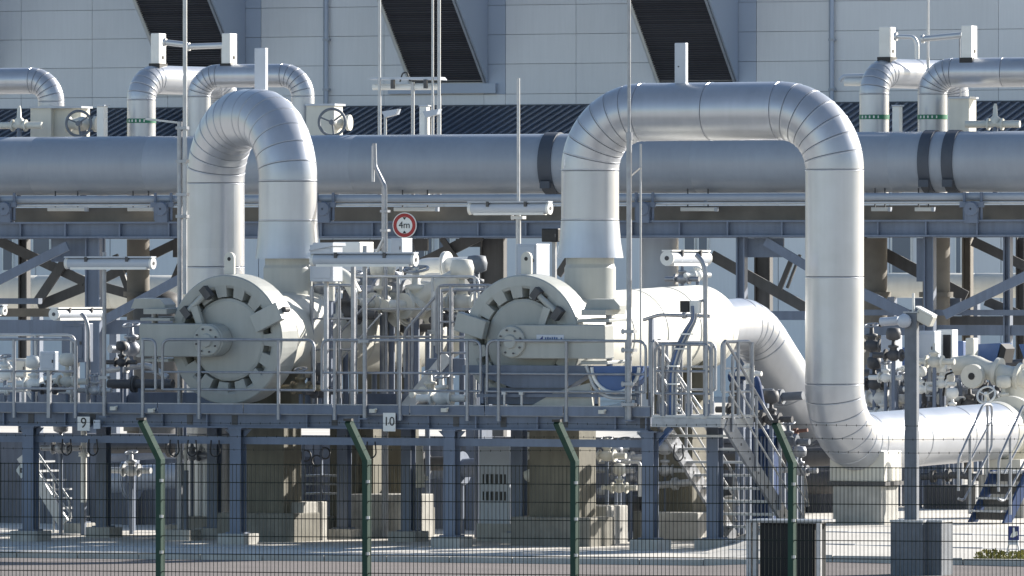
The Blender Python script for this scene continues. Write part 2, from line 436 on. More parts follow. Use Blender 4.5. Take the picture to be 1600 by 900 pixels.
def rack():
    zc = RK.pt(800, 256, .9).z; r = .585
    th = Thing('pipeline', 'very wide grey painted pipeline lying along the top of the rack', 'pipeline', RK.ptz(800, zc-r, .9))
    xs = [-420, 60, 238, 560, 1092, 1400, 1700, 2060]
    for a, b in zip(xs, xs[1:]):
        p, q = RK.ptz(a, zc, .9), RK.ptz(b, zc, .9); d = (q-p).normalized()
        th.add('pipe_section', MB().rings([(p, d, r-.004), (p+d*.012, d, r), (q-d*.012, d, r), (q, d, r-.004)], 56, False), 'pipe')
    for px, wd in ((866, .27), (1456, .22), (1493, .22)):
        p = RK.ptz(px, zc, .9)
        st = th.add('strap', MB().lathe(p-RK.u*(wd/2), RK.u, [(0, r), (0, r+.03), (wd, r+.03), (wd, r)], 48), 'strap')
        c = p-RK.v*.52-Z3*.42
        th.add('strap_bolt', MB().obox(c, RK.u*.1, RK.v*.05, Z3*.07), 'strap', parent=st)
    # smaller pipes in front of it
    t2 = Thing('rail_pipe', 'slim grey pipe running just under the wide pipeline', 'pipe', RK.pt(800, 315, .15))
    t2.add('pipe_section', MB().tube(RK.ptz(-200, RK.pt(800, 309.5, .15).z, .15), RK.ptz(1800, RK.pt(800, 309.5, .15).z, .15), .075, 14), 'pipe')
    t2.add('bracket', MB().zbox(RK, 100, 104, 5.72, 5.86, .12, .06), 'steel'); t2.add('bracket', MB().zbox(RK, 1100, 1104, 5.72, 5.86, .12, .06), 'steel')
    single('conduit', MB().tube(RK.ptz(-200, RK.pt(800, 318.5, .1).z, .1), RK.ptz(1800, RK.pt(800, 318.5, .1).z, .1), .026, 8), 'galvl', 'thin pale conduit running along the rack below the slim pipe', 'conduit')

    th = Thing('pipe_rack', 'long blue-grey steel pipe rack with cross braces carrying the wide pipeline', 'pipe rack', RK.ptz(800, 0))
    S = lambda nm, mb, m='steel', **k: th.add(nm, mb, m, **k)
    L, Rr = -300, 1900
    zb1 = RK.pt(800, 345).z; zb0 = RK.pt(800, 371).z; h = zb1-zb0
    S('front_beam', MB().ibeam(RK.ptz(L, zb0+h/2, .08), RK.ptz(Rr, zb0+h/2, .08), .26, h, .035))
    S('rear_beam', MB().ibeam(RK.ptz(L, zb0+h/2, 3.0), RK.ptz(Rr, zb0+h/2, 3.0), .26, h, .035))
    S('deck_beam', MB().zbox(RK, L, Rr, RK.pt(800, 346).z, RK.pt(800, 322).z, .9, .1), 'brown')
    S('walkway_deck', MB().zbox(RK, L, Rr, zb1+.36, zb1+.42, 1.05, 2.2), 'brown')
    for i, px in enumerate((-60, 30, 100, 185, 262, 330, 420, 500, 580, 660, 745, 820, 905, 985, 1060, 1135, 1220, 1290, 1370, 1445, 1525, 1600, 1680)):
        S('stiffener', MB().zbox(RK, px, px+2.5, zb0+.035, zb1-.035, -.03, .1))
        if i % 2 == 0: S('cross_beam', MB().bar(RK.ptz(px, zb1-.12, .24), RK.ptz(px, zb1-.12, 0)+RK.v*2.9, .12, .22), 'dark')
    for px, wpx, bk, m in ((147, 25, .1, 'steel'), (1159, 14, .1, 'steel'), (1453, 16, .1, 'steel'), (38, 15, 2.95, 'dark'), (771, 40, 2.95, 'dark'), (1193, 26, 2.95, 'dark'), (1512, 14, 2.95, 'brown'), (1575, 11, .4, 'steel'), (1596, 14, 3.1, 'dark'), (-110, 22, .1, 'steel'), (1720, 20, .1, 'steel')):  # dark and brown columns carry their shade in the colour
        wd = wpx/80
        S('column', MB().ibeam(RK.ptz(px, 0, bk+.15), RK.ptz(px, zb0-.003, bk+.15), .2, wd, .03, RK.u), m)
        S('base_plate', MB().box(RK, RK.ptz(px, .0, bk+.15), wd+.2, .5, .04), m)
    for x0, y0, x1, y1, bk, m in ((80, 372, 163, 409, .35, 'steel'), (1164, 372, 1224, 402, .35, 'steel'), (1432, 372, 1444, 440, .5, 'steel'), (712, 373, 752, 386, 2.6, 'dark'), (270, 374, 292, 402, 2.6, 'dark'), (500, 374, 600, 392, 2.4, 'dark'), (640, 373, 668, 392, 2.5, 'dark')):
        S('gusset_plate', MB().fbox(RK, x0, y0, x1, y1, bk, .06), m)
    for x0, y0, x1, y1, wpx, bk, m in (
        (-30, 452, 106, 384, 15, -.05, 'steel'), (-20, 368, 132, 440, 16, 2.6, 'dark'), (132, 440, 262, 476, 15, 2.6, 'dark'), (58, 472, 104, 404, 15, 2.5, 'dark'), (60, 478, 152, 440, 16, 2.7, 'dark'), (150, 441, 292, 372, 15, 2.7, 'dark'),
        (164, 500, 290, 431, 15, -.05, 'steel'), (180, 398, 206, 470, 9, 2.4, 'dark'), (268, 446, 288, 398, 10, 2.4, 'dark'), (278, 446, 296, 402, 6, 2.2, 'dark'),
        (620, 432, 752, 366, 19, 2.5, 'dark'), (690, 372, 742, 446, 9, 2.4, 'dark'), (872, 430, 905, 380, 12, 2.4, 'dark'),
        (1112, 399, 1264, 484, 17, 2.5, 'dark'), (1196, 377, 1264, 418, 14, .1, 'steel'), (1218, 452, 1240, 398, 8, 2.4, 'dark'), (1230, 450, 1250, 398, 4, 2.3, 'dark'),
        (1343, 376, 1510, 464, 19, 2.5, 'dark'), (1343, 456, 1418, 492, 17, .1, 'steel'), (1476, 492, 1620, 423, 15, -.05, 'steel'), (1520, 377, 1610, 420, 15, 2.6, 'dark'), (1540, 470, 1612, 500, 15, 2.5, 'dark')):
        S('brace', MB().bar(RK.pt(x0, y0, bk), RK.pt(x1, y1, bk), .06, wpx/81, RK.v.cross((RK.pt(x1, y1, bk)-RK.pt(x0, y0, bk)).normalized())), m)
    for x0, y0, x1, y1, bk, d, m in ((-60, 482, 262, 495, 2.4, .2, 'brown'), (-60, 500, 330, 522, .6, .25, 'steel'), (-60, 466, 60, 475, 1.5, .2, 'steel'), (1340, 484, 1640, 493, .3, .1, 'steel'), (1340, 494, 1640, 508, 2.2, .2, 'dark'), (1340, 508, 1640, 524, .5, .25, 'steel'), (1430, 466, 1500, 486, 2.0, .1, 'steel'), (1130, 486, 1262, 500, .5, .25, 'steel')):
        S('low_beam', MB().fbox(RK, x0, y0, x1, y1, bk, d), m)
    for px in (10, 255, 508, 1007, 1300, 1520): clamp_set(px)
    for i, (x0, x1) in enumerate(((75, 133), (200, 240), (616, 681), (1064, 1117), (1362, 1388), (1430, 1456))):
        where = ('just right of the first pipe shoe', 'just left of the twin tube mast', 'above the round height sign', 'above the hooded lamp beside the barrel', 'beside the tall looped pipe', 'under the two dark straps')[i]
        t = Thing('tube_light', 'white tube light under the rack pipeline '+where, 'light', RK.pt((x0+x1)/2, 332, .6), 'tube lights under the rack')
        a, b = RK.pt(x0, 327, .62), RK.pt(x1, 327, .62)
        t.add('tube_cover', MB().bar(a, b, .09, .075), 'white', bevel=.01)
        t.add('end_cap', MB().bar(b+(b-a).normalized()*.005, b+(b-a).normalized()*.06, .1, .085), 'lamp')
        for q in (.2, .8): t.add('hanger', MB().bar(a.lerp(b, q)+Z3*.04, a.lerp(b, q)+Z3*.42, .02, .03, RK.v), 'dark')
    # wide risers that stand in the shade below the pipeline
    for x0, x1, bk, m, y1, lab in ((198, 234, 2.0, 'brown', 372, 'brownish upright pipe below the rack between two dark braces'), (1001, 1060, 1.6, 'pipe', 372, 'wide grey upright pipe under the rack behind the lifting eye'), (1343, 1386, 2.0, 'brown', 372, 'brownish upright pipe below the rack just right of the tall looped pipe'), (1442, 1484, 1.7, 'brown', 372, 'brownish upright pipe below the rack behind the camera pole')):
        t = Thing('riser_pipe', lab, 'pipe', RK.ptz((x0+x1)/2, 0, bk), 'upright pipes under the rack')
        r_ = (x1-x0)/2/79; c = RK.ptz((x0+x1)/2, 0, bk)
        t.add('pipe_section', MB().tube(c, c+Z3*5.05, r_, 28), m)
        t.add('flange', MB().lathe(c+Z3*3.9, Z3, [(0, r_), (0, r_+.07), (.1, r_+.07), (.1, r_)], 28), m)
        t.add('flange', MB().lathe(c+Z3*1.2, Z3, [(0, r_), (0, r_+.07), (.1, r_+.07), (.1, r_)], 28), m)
    t = Thing('drum_vessel', 'dark grey drum standing below the rack left of the left arched pipe', 'vessel', RK.ptz(248, 0, 1.8))
    c = RK.ptz(248, 0, 1.8)
    t.add('shell', MB().lathes(c+Z3*1.2, Z3, [(0, .3), (.15, .5), (2.6, .52), (2.75, .42), (2.85, .1)], 28), 'dark'); t.add('skirt', MB().tube(c, c+Z3*1.3, .4, 20), 'dark')
    # sunlit header pipes on the ground level behind the rack
    for x0, x1, y, r_, bk, m, lab in ((-60, 300, 457, .36, 9, 'cream', 'thick sunlit cream pipe seen through the braces at the far left of the rack'), (520, 765, 432, .30, 9.5, 'white', 'white sunlit pipe behind the dark diagonal brace and column'), (1388, 1660, 446, .25, 9, 'cream', 'cream pipe with sunlit top seen under the rack behind the camera pole')):
        t = Thing('header_pipe', lab, 'pipe', RK.pt((x0+x1)/2, y, bk), 'pipes lying behind the rack')
        a, b = RK.pt(x0, y, bk), RK.pt(x1, y, bk); b.z = a.z
        n = max(2, int((b-a).length/1.5))
        for i in range(n):
            p, q = a.lerp(b, i/n), a.lerp(b, (i+1)/n); d = (q-p).normalized()
            t.add('pipe_section', MB().rings([(p, d, r_-.01), (p+d*.02, d, r_), (q-d*.02, d, r_), (q, d, r_-.01)], 24, True), m)
        for i in range(n+1):
            c = a.lerp(b, min(.98, max(.02, i/n))); t.add('pipe_leg', MB().bar(V((c.x, c.y, 0)), V((c.x, c.y, c.z-r_*.9)), .16, .2, RK.v), 'steel')
rack()

# ================================================================== pipes, valves and lamps above the pipeline (standing on the rack deck)
ZD = RK.pt(800, 345).z+.42
def handwheel(th, c, axis, r, m='galv', parent=None, stem=.12):
    wh = th.add('handwheel', MB().torus(c, axis, r, r*.085+.006, 28, 6), m, parent=parent)
    x, y = perp(axis)
    for k in range(3):
        a = k*math.pi/3*2+.4; d = x*math.cos(a)+y*math.sin(a)
        th.add('spoke', MB().tube(c-axis.normalized()*.01, c+d*r, r*.06+.003, 6), m, parent=wh if parent is None else parent)
    th.add('wheel_hub', MB().lathes(c-axis.normalized()*stem, axis, [(0, r*.1), (stem*.6, r*.12), (stem*.8, r*.24), (stem*1.25, r*.2)], 12), m, parent=wh if parent is None else parent)
def upper():
    B = 3.4
    s = 14000/(175+B)
    def loop(lab, pts, r, bend, band=None, m='alu'):
        t = Thing('arched_pipe', lab, 'pipe', V((pts[0].x, pts[0].y, ZD)), 'arched pipes above the pipeline')
        pipe_run(t, pts, r, bend, m, 1.2, 6, 32)
        if band:
            c = RK.pt(band[0], band[1], B); t.add('marker_band', MB().lathe(c-Z3*.045, Z3, [(0, r), (0, r+.008), (.09, r+.008), (.09, r)], 32), 'gband')
            for k in range(5):
                a = math.pi*(.32+.09*k); d = -RK.v*math.sin(a)+RK.u*math.cos(a)
                t.add('band_mark', MB().obox(c+d*(r+.009), RK.u*.014, RK.v*.004, Z3*.025), 'white')
        return t
    up = lambda px, y, bk=B: RK.pt(px, y, bk)
    top = up(221, 124)
    loop('arched silver pipe with green band, bright elbow turning away from us', [V((top.x, top.y, ZD)), top, top+V((.62, .78, 0))*2.6, up(221, 124)+V((.62, .78, 0))*2.6-Z3*2.4], .29, .42, (221, 189))
    a = up(311, 119, 3.0); b = up(473, 119, 3.0); b.z = a.z
    loop('arched silver pipe with green band, spanning left to the handwheel valve block', [V((a.x, a.y, ZD)), a, b, V((b.x, b.y, ZD+.6))], .235, .42, (311, 189))
    b = up(80, 126); a = up(-160, 126); a.z = b.z
    loop('silver elbow pipe entering at the far edge and dropping to a grey block', [V((a.x, a.y, ZD)), a, b, V((b.x, b.y, ZD+.5))], .265, .42)
    top = up(1366, 114)
    loop('silver banded arched pipe turning away, next to the tall looped pipe', [V((top.x, top.y, ZD)), top, top+V((.62, .78, 0))*2.7, top+V((.62, .78, 0))*2.7-Z3*2.4], .29, .42, (1366, 183))
    a = up(1457, 114); b = up(1760, 114); b.z = a.z
    loop('silver banded arched pipe running out of frame beside two valve boxes', [V((a.x, a.y, ZD)), a, b, V((b.x, b.y, ZD+.6))], .29, .42, (1457, 183))
    # vent boxes on top of them and their link pipes
    for x, y0, y1, bk, lab, wpx in ((242, 52, 102, 3.7, 'white vent box atop the banded pipe that turns away, joined by a link pipe', 13), (353, 52, 102, 2.9, 'white vent box with a small dark opening over the arched pipe at the mast', 13), (1382, 42, 92, 3.6, 'white vent box topping the banded pipe next to the tall looped pipe', 17), (1510, 40, 93, 3.2, 'white vent box with dark opening topping the pipe that leaves the frame', 16)):
        t = Thing('vent_box', lab, 'vent', up(x, y1, bk), 'vent boxes on the arched pipes')
        t.add('casing', MB().fbox(RK, x-wpx/2, y0, x+wpx/2, y1, bk, .38), 'white', bevel=.012)
        t.add('collar', MB().fbox(RK, x-wpx/2-3, y1-3, x+wpx/2+1, y1+5, bk-.02, .42), 'black')
        c = up(x+wpx/2, (y1*.75+y0*.25), bk)+RK.v*.2; t.add('opening', MB().obox(c+RK.u*.004, RK.u*.006, RK.v*.05, Z3*.03), 'black')
    for pts, lab in (((( 256, 66), (292, 70)), 'short white link pipe from the far vent box to the mast'), (((293, 73), (350, 71)), 'white link pipe between the mast and the near vent box'), (((1398, 57), (1428, 58), (1433, 68), (1433, 92)), 'bent white link pipe dropping from the near vent box to the pipe top'), (((1440, 61), (1503, 55)), 'straight white link pipe reaching the far vent box')):
        t = Thing('link_pipe', lab, 'pipe', up(*pts[0], 3.5), 'link pipes between the vent boxes')
        P = [up(x, y, 3.5) for x, y in pts]
        t.add('pipe_section', MB().path(P, .06 if len(pts) == 2 else .045, 12, .08), 'alu2')
        t.add('collar', MB().tube(P[0], P[0]+(P[1]-P[0]).normalized()*.05, .085, 12), 'alu2')
        if len(pts) == 2: t.add('drain_pipe', MB().tube(P[1]-(P[1]-P[0]).normalized()*.05, V((P[1].x, P[1].y, ZD)), .015, 6), 'galv')
    # valve blocks
    for blk, lab in (([(47, 168, 80, 213, 3.0), (80, 168, 126, 213, 3.15)], 'pale grey valve block under the elbow at the far edge'), ([(478, 164, 522, 213, 2.6)], 'pale grey valve block beside the arched pipe with handwheel'), ([(1482, 153, 1514, 208, 2.7)], 'pale grey valve block below the vent box near the frame edge')):
        t = Thing('valve_block', lab, 'valve', up((blk[0][0]+blk[0][2])/2, 213, 3), 'valve blocks above the pipeline')
        for q in blk: t.add('block', MB().fbox(RK, q[0], q[1], q[2], q[3]+20, q[4], .5), 'cream', bevel=.02)
        t.add('lid', MB().fbox(RK, blk[0][0]-1, blk[0][1]-2, blk[-1][2]+1, blk[0][1]+1, blk[0][4]-.05, .6), 'lamp')
    for px, py, rpx, lab in ((123, 193, 20, 'spoked handwheel valve right of the pale block at the far edge'), (519, 191, 21, 'spoked handwheel valve at the block beside the arched pipe')):
        t = Thing('handwheel_valve', lab, 'valve', up(px, 213, 2.2), 'handwheel valves')
        c = up(px, py, 2.3); ax = (-RK.v+RK.u*.25).normalized()
        handwheel(t, c, ax, rpx/79, 'pole', stem=.5)
        t.add('yoke', MB().lathes(c-ax*.55, ax, [(0, .13), (.12, .15), (.2, .07), (.42, .05)], 16), 'cream')
        t.add('body', MB().lathes(c-ax*.6-RK.u*.35, RK.u, [(0, .16), (.06, .16), (.08, .1), (.3, .15), (.56, .1), (.6, .16), (.66, .16)], 20), 'cream')
        t.add('mount', MB().tube(V((c.x, c.y, ZD))-ax*.6, c-ax*.6, .07, 10), 'steel')
    for px, py, lab in ((30, 190, 'small pale valve with upright spindle at the far edge of the pipeline top'), (1555, 188, 'small pale valve with upright spindle beside the block near the frame edge')):
        t = Thing('spindle_valve', lab, 'valve', up(px, 210, 2.3), 'small spindle valves')
        c = up(px, py+6, 2.3)
        t.add('pipe_section', MB().tube(c-RK.u*.6, c+RK.u*.5, .07, 12), 'cream')
        t.add('flange', MB().lathe(c-RK.u*.16, RK.u, [(0, .06), (0, .12), (.04, .12), (.04, .06)], 16), 'cream'); t.add('flange', MB().lathe(c+RK.u*.12, RK.u, [(0, .06), (0, .12), (.04, .12), (.04, .06)], 16), 'cream')
        t.add('spindle', MB().lathes(c, Z3, [(0, .09), (.12, .1), (.16, .05), (.34, .04), (.4, .02)], 12), 'cream')
        t.add('leg', MB().tube(V((c.x, c.y, ZD)), c-Z3*.05, .05, 8), 'steel')
    for px, lab in ((159, 'white marker post between the handwheel and the banded pipe'), (663, 'white marker post under the floodlight pair'), (1402, 'white marker post between the two banded pipes')):
        t = Thing('marker_post', lab, 'post', up(px, 210, 2.4), 'white marker posts')
        t.add('post', MB().zbox(RK, px-8, px+3, ZD, up(px, 166, 2.4).z, 2.4, .22), 'white', bevel=.01)
        t.add('cap', MB().zbox(RK, px-9, px+4, up(px, 166, 2.4).z, up(px, 164, 2.4).z, 2.37, .28), 'lamp')
    # lamp gantry between the arched pipes
    t = Thing('lamp_gantry', 'slim lamp gantry with wide hooded lamp over the pipeline', 'lamp', up(630, 210, 2.6))
    a, b = up(574, 128, 2.5), up(688, 128, 2.5); b.z = a.z
    t.add('hood', MB().prism([a+Z3*.05, a+Z3*.09+RK.u*.12, b+Z3*.09-RK.u*.05, b+Z3*.03], RK.v*.4), 'lamp')
    t.add('lamp_tube', MB().tube(up(583, 136, 2.7), up(687, 136, 2.7), .06, 12), 'white')
    t.add('reflector', MB().bar(up(583, 134, 2.75), up(687, 134, 2.75), .06, .02), 'white')
    for q in (.35, .8): t.add('lamp_clip', MB().obox(a.lerp(b, q)-Z3*.05, RK.u*.03, RK.v*.05, Z3*.09), 'dark')
    for px in (645,): t.add('post', MB().tube(up(px, 128, 2.65)*1, RK.ptz(px, ZD, 2.65), .035, 8), 'galvl')
    t.add('cable', MB().path([up(625, 128, 2.6), up(629, 114, 2.6), up(636, 113, 2.6), up(641, 127, 2.6)], .015, 6, .05), 'black')
    for i, (px, top, r0, lab) in enumerate(((593, -60, .035, 'tall thin mast at the left end of the lamp gantry'), (676, -60, .03, 'tall thin mast, left one of the close pair at the lamp gantry'), (686, -60, .042, 'tall thin mast, right one of the close pair at the lamp gantry'))):
        t = Thing('lightning_mast', lab, 'mast', RK.ptz(px, ZD, 2.5), 'thin masts on the rack')
        zt = up(px, top, 2.5).z; zm = up(px, 150, 2.5).z
        t.add('lower_pole', MB().tube(RK.ptz(px, ZD, 2.5), RK.ptz(px, zm, 2.5), r0, 8), 'galvl'); t.add('upper_pole', MB().tube(RK.ptz(px, zm, 2.5), RK.ptz(px, zt, 2.5), r0*.8, 8), 'galvl')
        t.add('foot_plate', MB().box(RK, RK.ptz(px, ZD-.01, 2.5), .2, .2, .02), 'steel')
    for px, lab in ((608, 'small white floodlight on the thin mast at the gantry'), (672, 'small white floodlight beside the close pair of masts')):
        t = Thing('floodlight', lab, 'floodlight', up(px, 185, 2.3), 'floodlights below the gantry')
        c = up(px, 178, 2.3)
        t.add('lamp_head', MB().prism([c-RK.u*.16+Z3*.05, c+RK.u*.18+Z3*.1, c+RK.u*.14-Z3*.01, c-RK.u*.1-Z3*.07], RK.v*.2), 'lamp')
        t.add('stem', MB().tube(RK.ptz(px-6, ZD, 2.4), up(px-6, 178, 2.4), .03, 8), 'galvl')
    t = Thing('wall_lamp', 'hooded strip lamp poking out left of the banded pipe beside the loop', 'lamp', up(1325, 135, 4.0), 'strip lamps')
    t.add('hood', MB().path([up(1312, 126, 4), up(1319, 119, 4), up(1372, 118, 4)], .045, 8, .05), 'lamp'); t.add('lamp_tube', MB().tube(up(1320, 128, 4), up(1372, 128, 4), .08, 12), 'white')
    t.add('post', MB().tube(RK.ptz(1352, ZD, 4.1), up(1352, 122, 4.1), .03, 8), 'galv')
    t = Thing('lightning_mast', 'tall thin mast beside the straight link pipe between two vent boxes', 'mast', RK.ptz(1450, ZD, 4.4), 'thin masts on the rack')
    t.add('lower_pole', MB().tube(RK.ptz(1450, ZD, 4.4), up(1450, 90, 4.4), .03, 8), 'galvl'); t.add('upper_pole', MB().tube(up(1450, 90, 4.4), up(1450, -60, 4.4), .024, 8), 'galvl')
upper()
# ================================================================== pig traps (big closures on barrels) and their silver pipe loops
TR = Fr(815, 141.4, 29)
TL = Fr(353, 144.0, 29)
ZDK = 2.12          # deck level
def trap(fr, px, py, side, label, lug_px, end_t):
    c0 = fr.pt(px, py); ax = (fr.v+Z3*.03).normalized(); u = fr.u; up = u.cross(ax); up = up if up.z > 0 else -up
    th = Thing('pig_trap', label, 'pig trap', V((c0.x, c0.y, 0)), 'pig traps on the platform')
    Ro, Ri, Rs = 1.045, .69, .835
    P = lambda r, a, t: c0+u*(r*math.cos(a))+up*(r*math.sin(a))+ax*t
    # castellated closure ring: flat face with slots cut in from the inside
    NS = 15; mb = MB(); seq = []
    for k in range(NS):
        a0 = 2*math.pi*k/NS
        seq += [(a0, Ri), (a0+.125, Ri), (a0+.125, Rs), (a0+.21, Rs), (a0+.295, Rs), (a0+.295, Ri), (a0+2*math.pi/NS, Ri)][:-1]
    n = len(seq)
    inn = [P(r, a, .03) for a, r in seq]; mid = [P(.88, a, 0) for a, r in seq]; out = [P(Ro-.02, a, 0) for a, r in seq]; rim = [P(Ro, a, .02) for a, r in seq]; bk = [P(Ro, a, .5) for a, r in seq]; ib = [P(r, a, .3) for a, r in seq]
    vs = ib+inn+mid+out+rim+bk
    fs = []
    for j in range(5):
        for k in range(n):
            k2 = (k+1) % n; fs.append((j*n+k2, j*n+k, (j+1)*n+k, (j+1)*n+k2))
    mb.add(vs, fs)
    th.add('closure_ring', mb, 'trap')
    th.add('ring_back', MB().lathe(c0, ax, [(.5, 1.045), (.5, .9), (.31, .9), (.31, .5)], 48), 'trap')
    # door with its lugs behind the slots
    dr = th.add('door', MB().lathe(c0, ax, [(.07, .001), (.065, .3), (.06, .62), (.075, .665), (.25, .675)], 64), 'trap')
    for k in range(NS):
        a = 2*math.pi*k/NS+.21
        if k % 3: th.add('door_lug', MB().obox(P(.74, a, .26), (u*math.cos(a)+up*math.sin(a))*.06, (up*math.cos(a)-u*math.sin(a))*.05, ax*.04), 'trap', parent=dr)
    # hinge arm to one side with its hub
    s = side
    L = 1.30 if s < 0 else 1.66
    hc = c0-u*(.18 if s < 0 else .03)-ax*.02
    arm = th.add('hinge_arm', MB().obox(hc+u*(s*L/2)+ax*.0-ax*.08, u*(L/2), ax*.15, up*.265), 'trap', bevel=.015)
    th.add('arm_end', MB().lathe(hc-ax*.23, ax, [(0, .001), (0, .25), (.012, .264), (.3, .264)], 40), 'trap', parent=arm)
    hub = th.add('hub', MB().lathe(hc-ax*.29, ax, [(0, .001), (0, .235), (.015, .25), (.08, .25)], 40).lathe(hc-ax*.33, ax, [(0, .001), (0, .1), (.05, .12)], 24), 'trap')
    for k in range(8):
        a = k*math.pi/4+.3; q = hc+(u*math.cos(a)+up*math.sin(a))*.19-ax*.3
        th.add('hub_bolt', MB().tube(q, q-ax*.02, .016, 8), 'dark', parent=hub)
    e = hc+u*(s*(L-.1))
    for zz, hh, ww in ((.33, .05, .28), (-.33, .05, .24), (.46, .09, .22)):
        th.add('hinge_bracket', MB().obox(e+up*zz+ax*.2-u*s*.15, u*ww, ax*.34, up*(hh*.5)), 'trap', parent=arm, bevel=.008)
    th.add('hinge_pin', MB().tube(e-up*.55+ax*.1, e+up*.48+ax*.1, .05, 14), 'galv', parent=arm)
    th.add('hinge_cover', MB().prism([e+up*.5+u*(-.42*1)+ax*.05, e+up*.5+u*.22+ax*.05, e+up*.56+u*.22+ax*.05, e+up*.66+u*.12+ax*.05, e+up*.66-u*.34+ax*.05], ax*.35), 'trap', parent=arm)
    # clamp block and closing screw
    a = math.radians(24 if s < 0 else 164); rv = u*math.cos(a)+up*math.sin(a); tv = up*math.cos(a)-u*math.sin(a)
    cl = th.add('clamp_block', MB().obox(P(.9, a, -.06), rv*.27, tv*.15, ax*.07), 'trap', bevel=.012)
    th.add('clamp_eye', MB().tube(P(1.2, a, -.03), P(1.2, a, .12), .05, 10), 'dark', parent=cl)
    a = math.radians(130 if s < 0 else 50); rv = u*math.cos(a)+up*math.sin(a); tv = up*math.cos(a)-u*math.sin(a)
    sc = th.add('closing_screw', MB().tube(P(.78, a, -.06)-tv*.24, P(.78, a, -.06)+tv*.2, .05, 12), 'trap')
    th.add('screw_lever', MB().prism([P(.42, a-.3*s, -.04), P(.52, a-.42*s, -.04), P(.78, a-.16*s, -.04), P(.72, a+.0, -.04)], -ax*.08), 'trap', parent=sc)
    th.add('screw_nut', MB().obox(P(.78, a, -.06)+tv*.24, tv*.06, rv*.09, ax*.07), 'dark', parent=sc)
    th.add('screw_nut', MB().obox(P(.78, a, -.06)-tv*.25, tv*.06, rv*.1, ax*.07), 'dark', parent=sc)
    # barrel
    bz = [(.5, .99), (.62, .97), (.85, .84), (1.05, .76), (1.3, .72)]
    th.add('barrel_neck', MB().rings([(c0+ax*t, ax, r) for t, r in bz], 56, False), 'cream')
    n = 4; r_ = .705
    for k in range(n):
        t0 = 1.3+(end_t-1.3)*k/n; t1 = 1.3+(end_t-1.3)*(k+1)/n
        th.add('barrel_section', MB().rings([(c0+ax*t0, ax, r_-.006), (c0+ax*(t0+.015), ax, r_+.01), (c0+ax*(t0+.05), ax, r_), (c0+ax*(t1-.01), ax, r_), (c0+ax*t1, ax, r_-.006)], 56, False), 'cream')
    th.add('dished_end', MB().lathes(c0+ax*end_t, ax, [(0, .705), (.12, .70), (.25, .66), (.36, .6), (.43, .52), (.46, .45), (.47, .40)], 56), 'cream')
    # lifting eye on the ring and one at the rear
    def eye(q, facing, k=1.):
        w_ = .09*k; loop_ = [q-u*w_, q+u*w_]+[q+Z3*.26*k+u*(w_*math.cos(a))+Z3*(w_*math.sin(a)) for a in [math.pi*i/8 for i in range(9)]]
        eo = th.add('lifting_eye', MB().prism(loop_, ax*.05), 'cream')
        th.add('eye_hole', MB().tube(q+Z3*.24*k-ax*.004, q+Z3*.24*k+ax*.054, .032*k, 12), 'black', parent=eo)
    q = fr.pt(lug_px, py, .1); q.z = (c0+up*1.03).z+.03; eye(q, 1)
    q = c0+ax*2.9; q.z += .69; eye(q, 1)
    # cream supports below, their deep shade put into the olive and concrete colours
    for t, wd in ((1.35, 1.25), (end_t-.6, 1.1)):
        q = c0+ax*t; gz_ = gz(q.x, q.y)
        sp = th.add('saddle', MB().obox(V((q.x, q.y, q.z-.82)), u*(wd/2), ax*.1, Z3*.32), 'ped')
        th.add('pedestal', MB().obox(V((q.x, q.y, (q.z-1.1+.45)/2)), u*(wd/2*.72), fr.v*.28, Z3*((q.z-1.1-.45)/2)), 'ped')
        th.add('plinth', MB().obox(V((q.x, q.y, .22)), u*(wd/2*1.15), fr.v*.42, Z3*.24), 'concd', bevel=.02)
    return th, c0, ax
th_r, cr, axr = trap(TR, 815, 533, 1, 'round grey pig trap whose hinge arm carries a blue and white plate, nearer the stairs', 822, 5.9)
th_l, cl_, axl = trap(TL, 353, 531, -1, 'round grey pig trap with hinge arm pointing to the twin mast, beyond the plate 9', 358, 5.9)

# plate on the right hinge arm: pale plate, dark triangular emblem and small blue strokes too fine to read
def plate():
    th = Thing('maker_plate', 'small pale blue maker plate fixed on the grey hinge arm of the trap', 'plate', TR.pt(860, 528, -.3))
    b = -.262
    pl = th.add('plate', MB().fbox(TR, 838, 523, 881, 532, b, .012), 'lamp', bevel=.004)
    a = TR.pt(842, 531, b-.004); th.add('emblem', MB().prism([a, a+TR.u*.07, a+TR.u*.07+Z3*.06], TR.v*.004), 'blues')
    for i, (x, h) in enumerate(((852.5, .04), (856, .05), (859.5, .035), (863, .045), (866.5, .05), (870, .04), (877, .03))):
        q = TR.pt(x, 530, b-.004); th.add('stroke', MB().obox(q+Z3*.01, TR.u*.012, TR.v*.002, Z3*h/2), 'blue')
plate()

def riser_base(fr_pt, r, zt, z0, nm, th):
    th.add('nozzle', MB().lathe(V((fr_pt.x, fr_pt.y, 0)), Z3, [(z0, r), (zt-.16, r), (zt-.1, r-.02), (zt+.05, r-.02)], 48), 'trap')

